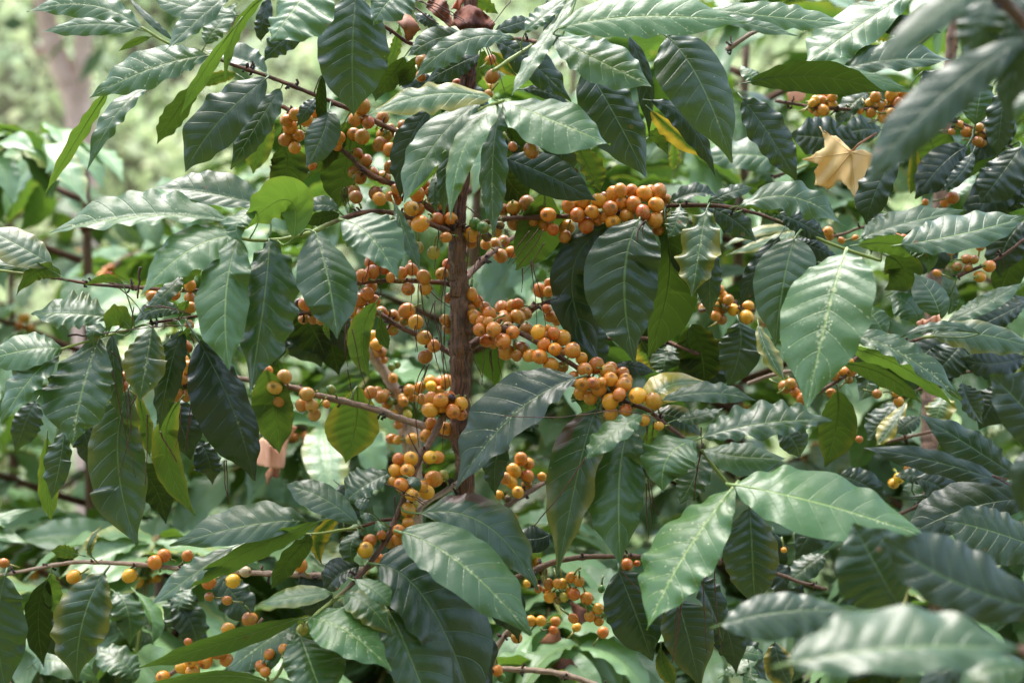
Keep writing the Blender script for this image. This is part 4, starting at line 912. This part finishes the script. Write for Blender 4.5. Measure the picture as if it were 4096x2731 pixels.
for k, (t, pp, rpx, dep, lab) in enumerate(STICKS):
    D = FOC + dep / 100; P3 = smooth([at(*src(t, x, y), D) for x, y in pp], 8); P3 += np.cumsum(rng.randn(*P3.shape) * .0003, axis=0)
    mb = MB(); r0 = rpx / 1.96 * K * D * .8; tube(mb, P3, np.linspace(r0, r0 * .6, len(P3)), (0, 0, 0, 1), ns=7, bump=.1)
    if k in (5, 7): tube(mb, P3 + np.linspace(0, 1, len(P3))[:, None] * np.array([.006, 0, .002]), np.linspace(r0 * .8, r0 * .4, len(P3)), (0, 0, 0, 1), ns=6, bump=.1)
    o = link('dry_twig' if k else 'pine_needle', mb.mesh('dry_twig', NEED, P3[0]), None, P3[0]); o['label'] = lab; o['category'] = 'twig' if k else 'pine needle'

# ---------------------------------------------------------------- dead and fallen leaves
def outline_leaf(name, pts, thick_fn, mat, label, cat, cells=46):
    """a lobed leaf: a lattice clipped to the outline, bent in depth; pts in source pixels with centre depth"""
    poly = np.array(pts); D0 = thick_fn(*poly.mean(0))
    from mathutils.geometry import delaunay_2d_cdt
    # dense outline
    ed = []
    for i in range(len(poly)):
        a, b = poly[i], poly[(i + 1) % len(poly)]; n = max(2, int(np.linalg.norm(b - a) / 7))
        for k in range(n): ed.append(a + (b - a) * k / n + rng.randn(2) * 1.1)
    ed = np.array(ed); n = len(ed); lo, hi = ed.min(0), ed.max(0)
    inner = []
    gx, gy = np.meshgrid(np.arange(lo[0], hi[0], 9), np.arange(lo[1], hi[1], 9))
    for x, y in zip(gx.ravel(), gy.ravel()):
        c = False; j = n - 1
        for i in range(n):
            if (ed[i][1] > y) != (ed[j][1] > y) and x < (ed[j][0] - ed[i][0]) * (y - ed[i][1]) / (ed[j][1] - ed[i][1]) + ed[i][0]: c = not c
            j = i
        if c and np.min(np.abs(ed - [x, y]).sum(1)) > 6: inner.append([x, y])
    allp = [Vector(p) for p in np.concatenate([ed, np.array(inner).reshape(-1, 2)])]
    vs, es, fs, *_ = delaunay_2d_cdt(allp, [(i, (i + 1) % n) for i in range(n)], [list(range(n))], 1, 1e-4)
    co = np.array([at(v.x, v.y, thick_fn(v.x, v.y)) for v in vs]); o0 = co.mean(0)
    m = bpy.data.meshes.new(name); m.from_pydata([tuple(c - o0) for c in co], [], [tuple(f) for f in fs]); m.update(); m.shade_smooth(); m.materials.append(mat)
    o = link(name, m, None, o0); o['label'] = label; o['category'] = cat
    s = o.modifiers.new('t', 'SOLIDIFY'); s.thickness = .0004
    return o
VEINM = plain('dry leaf rib', (.66, .42, .16), (.55, .32, .11), 60, .6, .3)
MAPLE = plain('dry yellow leaf', (.84, .63, .28), (.76, .52, .20), 26, .6, .4, .3, .001)
PEACH = plain('dry peach leaf', (.82, .50, .32), (.66, .34, .20), 30, .7, .5, .3)
RUST = plain('dry rust leaf', (.20, .070, .038), (.07, .024, .016), 45, .95, .8, .15)
TAN = plain('dry tan leaf', (.42, .18, .08), (.24, .09, .04), 60, .65, .6, .2)
def T(t, s): return [src(t, *map(float, q.split(','))) for q in s.split()]
mp = T('D0', '745,988 785,1040 830,1060 880,1068 930,1110 970,1150 1010,1185 1060,1176 1110,1180 1150,1200 1172,1225 1150,1290 1120,1380 1090,1450 1060,1530 1030,1640 1022,1560 990,1490 950,1450 915,1415 885,1420 860,1460 820,1490 790,1470 750,1455 712,1450 722,1400 708,1350 740,1290 705,1275 660,1262 612,1250 680,1228 720,1200 790,1160 790,1110 770,1040')
cx, cy = src('D0', 1000, 1195)
MD = lambda x, y: 1.34 + .00012 * (abs(x - cx) + .4 * abs(y - cy)) - .02 * math.exp(-((x - cx) / 40) ** 2) + 0.0012 * math.sin((x - cx) / 13 + (y - cy) / 17)
maple = outline_leaf('maple_leaf', mp, MD, MAPLE, 'yellow fallen maple leaf with pointed lobes caught on the dark foliage', 'fallen leaf')
mbs = MB(); sp = smooth([at(*src('D0', 1000, 1195), 1.335), at(*src('D0', 1060, 1130), 1.33), at(*src('D0', 1195, 1045), 1.335)], 6); tube(mbs, sp, [.0011] * len(sp), (0, 0, 0, 1), ns=6); link('stalk', mbs.mesh('stalk', TAN, WPOS[maple.name]), maple, WPOS[maple.name])
for ex, ey in ((765, 1010), (640, 1250), (790, 1450), (1030, 1590), (1140, 1230)):
    mbs = MB(); X0, Y0 = src('D0', 1000, 1195); X1, Y1 = src('D0', ex, ey); vp = [at(X0 + (X1 - X0) * q, Y0 + (Y1 - Y0) * q, MD(X0 + (X1 - X0) * q, Y0 + (Y1 - Y0) * q) - .0004) for q in np.linspace(0, .93, 12)]
    tube(mbs, vp, np.linspace(.0009, .0003, 12), (0, 0, 0, 1), ns=5); link('vein', mbs.mesh('vein', VEINM, WPOS[maple.name]), maple, WPOS[maple.name])
outline_leaf('dead_leaf', T('A2', '1965,1060 2000,1030 1995,930 2060,880 2120,940 2180,1000 2200,900 2240,820 2290,785 2335,800 2300,840 2265,890 2245,960 2235,1040 2225,1120 2160,1125 2100,1110 2040,1100'), lambda x, y: 1.50 + .03 * math.sin(x / 30), PEACH, 'pale peach curled dead leaf lying below the round berries on the left', 'dead leaf')
outline_leaf('dead_leaf', T('A2', '2120,1110 2200,1110 2180,1200 2130,1180 2100,1260 2080,1180'), lambda x, y: 1.53 + .02 * math.sin(x / 20), TAN, 'small brown shrivelled leaf under the pale peach dead leaf', 'dead leaf')
outline_leaf('dead_leaf', T('B0', '1078,120 1130,110 1190,60 1220,62 1240,110 1290,160 1340,232 1300,260 1270,310 1225,325 1200,230 1150,170'), lambda x, y: 1.25 + .00016 * abs(x - 1620) + .008 * math.sin(y / 22), TAN, 'tan folded dead leaf hanging left of the dark clump at the top', 'dead leaf')
outline_leaf('dead_leaf', T('B0', '1570,80 1620,0 1640,-40 1700,-30 1660,40 1640,90 1600,70'), lambda x, y: 1.22 + .015 * math.sin(x / 12), plain('dry orange leaf', (.50, .15, .06), (.28, .07, .03), 60, .6, .6, .2), 'bright rust dead leaf curling at the top edge of the photo', 'dead leaf')
outline_leaf('dead_leaf', T('B0', '1590,110 1640,70 1720,40 1800,70 1860,120 1925,190 1900,240 1840,275 1770,260 1700,265 1650,250 1600,190'), lambda x, y: 1.25 + .006 * math.sin(x / 21 + y / 25) + .0015 * math.sin(y / 9) + .0015 * math.sin(x / 5 - y / 7) + .0002 * abs(y - 100), RUST, 'dark red-brown crumpled dead leaf lodged at the top of the trunk', 'dead leaf')
outline_leaf('dead_leaf', T('B0', '1380,60 1400,0 1480,-30 1540,10 1560,70 1580,130 1620,200 1560,215 1500,160 1440,120'), lambda x, y: 1.26 + .011 * math.sin(x / 17 + y / 20), plain('dry brown leaf', (.30, .11, .045), (.13, .045, .02), 60, .7, .7, .1), 'brown dead leaf under crossing pine needles at the top', 'dead leaf')
outline_leaf('dead_leaf', T('D1', '1505,1350 1560,1325 1590,1335 1640,1300 1690,1290 1705,1350 1650,1365 1600,1360 1530,1395 1515,1380'), lambda x, y: 1.27 + .008 * math.sin(x / 9), PEACH, 'small pinkish curled dead leaf between leaves at the right', 'dead leaf')
outline_leaf('dead_leaf', T('C3', '310,1250 380,1180 460,1150 480,1230 420,1260 340,1260'), lambda x, y: 1.50 + .01 * math.sin(x / 20), TAN, 'brown dead leaf behind the lowest yellow berries, upper of two', 'dead leaf')
outline_leaf('dead_leaf', T('C3', '400,1440 480,1370 560,1380 610,1440 600,1500 500,1480'), lambda x, y: 1.50 + .01 * math.sin(x / 20), RUST, 'red-brown dead leaf just above the pale level branch at the bottom', 'dead leaf')
outline_leaf('dead_leaf', T('C3', '545,930 620,960 700,1000 690,1080 620,1120 580,1040'), lambda x, y: 1.54 + .01 * math.sin(x / 20), RUST, 'dark brown dead leaf behind the yellow berries at bottom centre', 'dead leaf')
outline_leaf('dead_leaf', T('D0', '540,680 640,670 640,760 600,800 510,800 490,740'), lambda x, y: 1.58, PEACH, 'dull pink dead leaf behind the berries left of the maple leaf', 'dead leaf')
FARLEAF = leaf_material('coffee leaf with painted daylight', 1.9)  # same leaf, with the brighter light further back put into its colour
# ---------------------------------------------------------------- the shrubs further back
VAR = []; rv = np.random.RandomState(21)
for k in range(9):
    mb = MB(); L = rv.uniform(.11, .16); dr = rv.uniform(.02, .30)
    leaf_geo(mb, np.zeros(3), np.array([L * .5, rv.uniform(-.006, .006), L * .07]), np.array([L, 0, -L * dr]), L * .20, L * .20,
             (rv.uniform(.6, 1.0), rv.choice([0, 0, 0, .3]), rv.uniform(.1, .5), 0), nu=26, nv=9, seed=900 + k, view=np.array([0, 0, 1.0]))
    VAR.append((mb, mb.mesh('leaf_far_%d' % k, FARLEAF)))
BV = []
for k, c in enumerate('oyrob'):
    mb = MB(); berry_geo(mb, np.zeros(3), .0066, np.array([0, 0, 1.0]), c, 60 + k, .006, 9, 12); BV.append((mb, mb.mesh('berry_far_%d' % k, BERRY)))
def basis(x, z):
    x = nrm(x); y = nrm(np.cross(z, x)); z = np.cross(x, y); return np.stack([x, y, z], 1)
def far_shrub(loc, H, label, seed, spread=.5, nb=24, per=10, berries=.12):
    r = np.random.RandomState(seed); loc = np.array(loc, float)
    root = thing('coffee_shrub', label, 'coffee shrub', loc, 'out-of-focus coffee shrubs behind')
    tp = [loc, loc + [r.uniform(-.02, .02), r.uniform(-.02, .02), H * .5], loc + [r.uniform(-.04, .04), r.uniform(-.03, .03), H]]
    mbt = MB(); Pt = smooth(tp, 12); tube(mbt, Pt, np.linspace(.02, .005, len(Pt)), (0, .3, 0, 1), ns=8, bump=.05, seed=seed)
    link('trunk', mbt.mesh('trunk', BARK, loc), root, loc)
    LF = []; BR = []
    zs = np.linspace(max(.35, H * .3), H * .99, nb)
    for i, z in enumerate(zs):
        az = i * 2.4 + r.uniform(-.4, .4); ln = spread * (1.05 - .75 * (z / H) ** 2) * r.uniform(.75, 1.15) + .08
        dirv = np.array([math.cos(az), math.sin(az), 0]); b0 = loc + [0, 0, z]
        Pb = smooth([b0, b0 + dirv * ln * .5 + [0, 0, ln * .16], b0 + dirv * ln + [0, 0, ln * .02 - r.uniform(0, .08)]], 5)
        mbb = MB(); n = len(Pb); par = np.zeros((n, 4)); par[:, 0] = np.linspace(0, 1, n) ** 2; par[:, 3] = 1
        tube(mbb, Pb, np.linspace(.006, .0022, n), par, ns=6); bo = link('branch', mbb.mesh('branch', BARK, Pb[0]), root, Pb[0])
        for k in range(per):
            t = .25 + .75 * k / (per - 1) if per > 1 else 1; j = min(n - 1, int(t * (n - 1)))
            for sd in (-1, 1):
                side = np.array([-dirv[1], dirv[0], 0]) * sd
                x = nrm(side * r.uniform(.5, 1) + dirv * r.uniform(.2, .9) + np.array([0, 0, r.uniform(-.75, .15)]))
                LF.append((Pb[j], basis(x, nrm(np.array([0, 0, 1.0]) + r.randn(3) * .35)), r.randint(len(VAR)), r.uniform(.75, 1.15), bo))
            if r.rand() < berries and k < per - 3:
                for _ in range(r.randint(3, 9)):
                    e = nrm(r.randn(3)); BR.append((Pb[j] + e * .012 + dirv * r.uniform(-.012, .012), e, r.randint(len(BV)), bo))
    def seen(p): return (p - CAM) @ F_ - .25 * abs((p - CAM) @ R_)
    LF.sort(key=lambda q: seen(q[0])); BR.sort(key=lambda q: seen(q[0]))
    rest = MB(); nr = 0
    for n, (p, B, v, s, bo) in enumerate(LF):
        if n < 100:
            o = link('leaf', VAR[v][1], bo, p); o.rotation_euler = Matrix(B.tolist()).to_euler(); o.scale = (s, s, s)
        else:
            src_ = VAR[v][0]
            for V, t, pp, f in zip(src_.v, src_.t, src_.p, src_.f): pass
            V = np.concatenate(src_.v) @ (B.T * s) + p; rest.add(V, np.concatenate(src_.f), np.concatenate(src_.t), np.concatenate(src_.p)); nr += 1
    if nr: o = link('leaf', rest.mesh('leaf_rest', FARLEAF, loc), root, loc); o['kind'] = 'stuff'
    rest = MB(); nr = 0
    for n, (p, e, v, bo) in enumerate(BR):
        B = basis(nrm(np.cross(e, [.2, .9, .3])), e)
        if n < 100: o = link('berry', BV[v][1], bo, p); o.rotation_euler = Matrix(B.tolist()).to_euler()
        else: rest.add(np.concatenate(BV[v][0].v) @ B.T + p, np.concatenate(BV[v][0].f), np.concatenate(BV[v][0].t), np.concatenate(BV[v][0].p)); nr += 1
    if nr: o = link('berry', rest.mesh('berry_rest', BERRY, loc), root, loc); o['kind'] = 'stuff'
    return root
far = [((-.42, 1.72, 0), .98, 'low blurred coffee shrub under the long bare branch at the lower left'),
       ((.06, 1.74, 0), .90, 'low blurred coffee shrub under the foot of the brown trunk'),
       ((.55, 1.80, 0), 1.02, 'low blurred coffee shrub behind the lower right leaves'),
       ((-.62, 2.05, 0), 1.47, 'blurred pale-leaved coffee shrub at the left edge below the forked tree trunk'),
       ((-.078, 2.00, 0), 1.52, 'blurred coffee shrub seen just left of the brown trunk, pale green leaves'),
       ((.34, 2.10, 0), 1.66, 'blurred coffee shrub filling the gap right of the brown trunk'),
       ((.80, 2.05, 0), 1.72, 'blurred coffee shrub behind the yellow maple leaf at the right'),
       ((-1.0, 2.85, 0), 1.50, 'farther blurred coffee shrub in the second row at the far left'),
       ((-.38, 2.95, 0), 1.62, 'farther blurred coffee shrub between the forked tree trunk and the sharp shrub'),
       ((.10, 2.90, 0), 1.72, 'farther blurred coffee shrub at the top centre behind the dead leaves'),
       ((.70, 3.00, 0), 1.95, 'farther blurred coffee shrub under the top right corner'),
       ((1.15, 2.5, 0), 1.95, 'tallest blurred coffee shrub behind the dark leaves at the right edge')]
for k, (loc, H, lab) in enumerate(far): far_shrub(loc, H, lab, 300 + k)

# ---------------------------------------------------------------- setting
GROUND = plain('leaf litter soil', (.085, .065, .035), (.10, .12, .05), 5, .95, 1.0, 0, .02)
def hill_z(x, y):
    bk = np.clip((-1.2 - y) / 5.0, 0, 1); bk = 7.0 * bk * bk * (3 - 2 * bk)  # bk: unseen bank behind the camera, added to block low sky light
    s = np.clip((y - 5.0) / 9.0, 0, 1); return bk + 5.2 * s * s * (3 - 2 * s) + .05 * np.sin(x * 1.7) * np.cos(y * 1.3) + 6 * np.clip((y - 14) / 60, 0, 1)
nx, ny = 120, 160
gx = np.concatenate([np.linspace(-120, -10, 20), np.linspace(-9.8, 9.8, 80), np.linspace(10, 120, 20)]); gy = np.concatenate([np.linspace(-60, -9, 12), np.linspace(-8.5, 20, 150), np.linspace(21, 200, 20)])
X, Y = np.meshgrid(gx, gy, indexing='ij'); Z = hill_z(X, Y)
mb = MB(); V = np.stack([X, Y, Z], -1).reshape(-1, 3); mb.add(V, grid_faces(len(gx), len(gy), False), np.zeros((len(V), 3)), (0, 0, 0, 1))
o = link('ground', mb.mesh('ground', GROUND)); o['kind'] = 'structure'
o['label'] = 'brown soil and leaf litter rising into a hillside'

def bush_material(name, a, b, c):
    m, nt = newmat(name); g = G(nt)
    obj = g.n('ShaderNodeTexCoord').outputs['Object']; n1 = g.noise(obj, 1.6, 4, .6); n2 = g.noise(obj, 11, 3)
    col = g.mix(g.rng(n1, .35, .62), a + (1,), b + (1,)); col = g.mix(g.rng(n2, .55, .72), col, c + (1,))
    p = g.n('ShaderNodeBsdfPrincipled'); nt.links.new(col, p.inputs['Base Color']); p.inputs['Roughness'].default_value = .55
    t = g.n('ShaderNodeBsdfTranslucent'); nt.links.new(col, t.inputs[0]); x = g.n('ShaderNodeMixShader'); x.inputs[0].default_value = .4
    nt.links.new(p.outputs[0], x.inputs[1]); nt.links.new(t.outputs[0], x.inputs[2]); o = g.n('ShaderNodeOutputMaterial'); nt.links.new(x.outputs[0], o.inputs[0]); return m
UG = bush_material('hillside undergrowth', (.42, .53, .26), (.72, .78, .48), (.60, .58, .42))
r = np.random.RandomState(5); N = 70000
px = r.uniform(-7.5, 6.5, N); py = 4.6 + 9.5 * r.rand(N) ** .85; hz = hill_z(px, py)
cl = .5 + .5 * np.sin(px * 3.1 + np.sin(py * 2.3) * 2) * np.cos(py * 2.7 + px)
pz = hz + (.1 + .7 * cl) * r.rand(N) ** .7; cen = np.stack([px, py, pz], 1)
a = r.randn(N, 3); a /= np.linalg.norm(a, axis=1)[:, None]; b = np.cross(a, r.randn(N, 3)); b /= np.linalg.norm(b, axis=1)[:, None]
sz = r.uniform(.035, .085, N)[:, None]
V = np.stack([cen - a * sz, cen + b * sz * .45 + [0, 0, .01], cen + a * sz, cen - b * sz * .45 + [0, 0, .01]], 1).reshape(-1, 3)
mb = MB(); mb.add(V, np.arange(4 * N).reshape(N, 4), np.zeros((4 * N, 3)), (0, 0, 0, 1))
o = link('undergrowth', mb.mesh('undergrowth', UG)); o['kind'] = 'stuff'; o['label'] = 'bright blurred undergrowth covering the hillside'; o['category'] = 'undergrowth'

# the forked tree on the slope, top left
TREEBARK = plain('pale pinkish bark', (.88, .62, .52), (.66, .44, .36), 14, .9, .8, 0, .01)
D = 5.0; q = lambda x, y: at(*src('A0', x, y), D)
base = q(650, 1500); gz = hill_z(base[0], base[1]); root = np.array([base[0], base[1], gz])
tree = thing('forked_tree', 'pale forked tree trunk standing blurred on the slope at the top left', 'tree', root)
mb = MB(); P = smooth([root - [0, 0, .05], q(648, 1350), q(630, 1000), q(600, 720)], 12); tube(mb, P, np.linspace(.047, .050, len(P)), (0, 0, 0, 1), ns=16, bump=.04)
link('trunk', mb.mesh('trunk', TREEBARK, root), tree, root)
mb = MB(); P = smooth([q(590, 790), q(520, 620), q(430, 400), q(370, 180), q(320, -60), q(220, -500), q(150, -1100)], 8); tube(mb, P, np.linspace(.043, .026, len(P)), (0, 0, 0, 1), ns=14, bump=.05, seed=2)
kn = q(270, 390); tube(mb, [q(430, 400), q(340, 392), kn], [.03, .022, .016], (0, 0, 0, 1), ns=10, bump=.06)
link('limb', mb.mesh('limb', TREEBARK, root), tree, root)
mb = MB(); P = smooth([q(620, 790), q(650, 560), q(650, 380), q(660, 150), q(690, -60), q(760, -600), q(850, -1200)], 8); tube(mb, P, np.linspace(.034, .024, len(P)), (0, 0, 0, 1), ns=14, bump=.05, seed=3)
link('limb', mb.mesh('limb', TREEBARK, root), tree, root)
CR = bush_material('tree crown leaf', (.05, .10, .02), (.12, .20, .05), (.16, .2, .06))
N = 9000; c0 = q(500, -1500); cen = c0 + r.randn(N, 3) * [1.1, 1.0, .45] + [0, .3, .5]; cl = np.sin(cen[:, 0] * 4) * np.sin(cen[:, 1] * 4 + 1) * np.sin(cen[:, 2] * 5); cen = cen[cl > -.25]; N = len(cen)
a = r.randn(N, 3); a /= np.linalg.norm(a, axis=1)[:, None]; b = np.cross(a, r.randn(N, 3)); b /= np.linalg.norm(b, axis=1)[:, None]; sz = r.uniform(.05, .10, N)[:, None]
V = np.stack([cen - a * sz, cen + b * sz * .5, cen + a * sz, cen - b * sz * .5], 1).reshape(-1, 3)
mb = MB(); mb.add(V, np.arange(4 * N).reshape(N, 4), np.zeros((4 * N, 3)), (0, 0, 0, 1)); link('crown', mb.mesh('crown', CR, root), tree, root)

# ---------------------------------------------------------------- light and camera
EL, AZ = math.radians(68), math.radians(-30)      # azimuth from +Y (behind the plant) toward -X
w = bpy.data.worlds.new('World'); bpy.context.scene.world = w; w.use_nodes = True
nt = w.node_tree; sky = nt.nodes.new('ShaderNodeTexSky'); sky.sky_type = 'NISHITA'; sky.sun_disc = False
sky.sun_elevation = EL; sky.sun_rotation = AZ; sky.air_density = 1.0; sky.dust_density = 2.5; sky.ozone_density = 1.0
hs = nt.nodes.new('ShaderNodeHueSaturation'); hs.inputs['Saturation'].default_value = .85; nt.links.new(sky.outputs[0], hs.inputs['Color'])
bg = nt.nodes['Background']; nt.links.new(hs.outputs[0], bg.inputs[0]); bg.inputs[1].default_value = SKY = 0.15
sun = bpy.data.lights.new('sun', 'SUN'); sun.energy = 1.0; sun.angle = math.radians(40); sun.color = (1, .975, .93)
so = bpy.data.objects.new('sun', sun); C.objects.link(so)
sd = Vector((math.sin(AZ) * math.cos(EL), math.cos(AZ) * math.cos(EL), math.sin(EL))); so.rotation_euler = sd.to_track_quat('Z', 'Y').to_euler()
cam = bpy.data.cameras.new('camera'); co = bpy.data.objects.new('camera', cam); C.objects.link(co)
cam.lens = 50; cam.sensor_width = 36; cam.sensor_fit = 'HORIZONTAL'; cam.clip_start = .05; cam.clip_end = 500
co.location = Vector(CAM); co.rotation_euler = (math.radians(90) + PITCH, 0, 0)
cam.dof.use_dof = True; cam.dof.focus_distance = 1.26; cam.dof.aperture_fstop = 4.2
sc = bpy.context.scene; sc.camera = co
sc.view_settings.view_transform = 'Standard'; sc.view_settings.look = 'None'; sc.view_settings.exposure = 2.48; sc.view_settings.gamma = 1
sc.render.engine = 'CYCLES'; sc.cycles.max_bounces = 8; sc.cycles.use_denoising = True
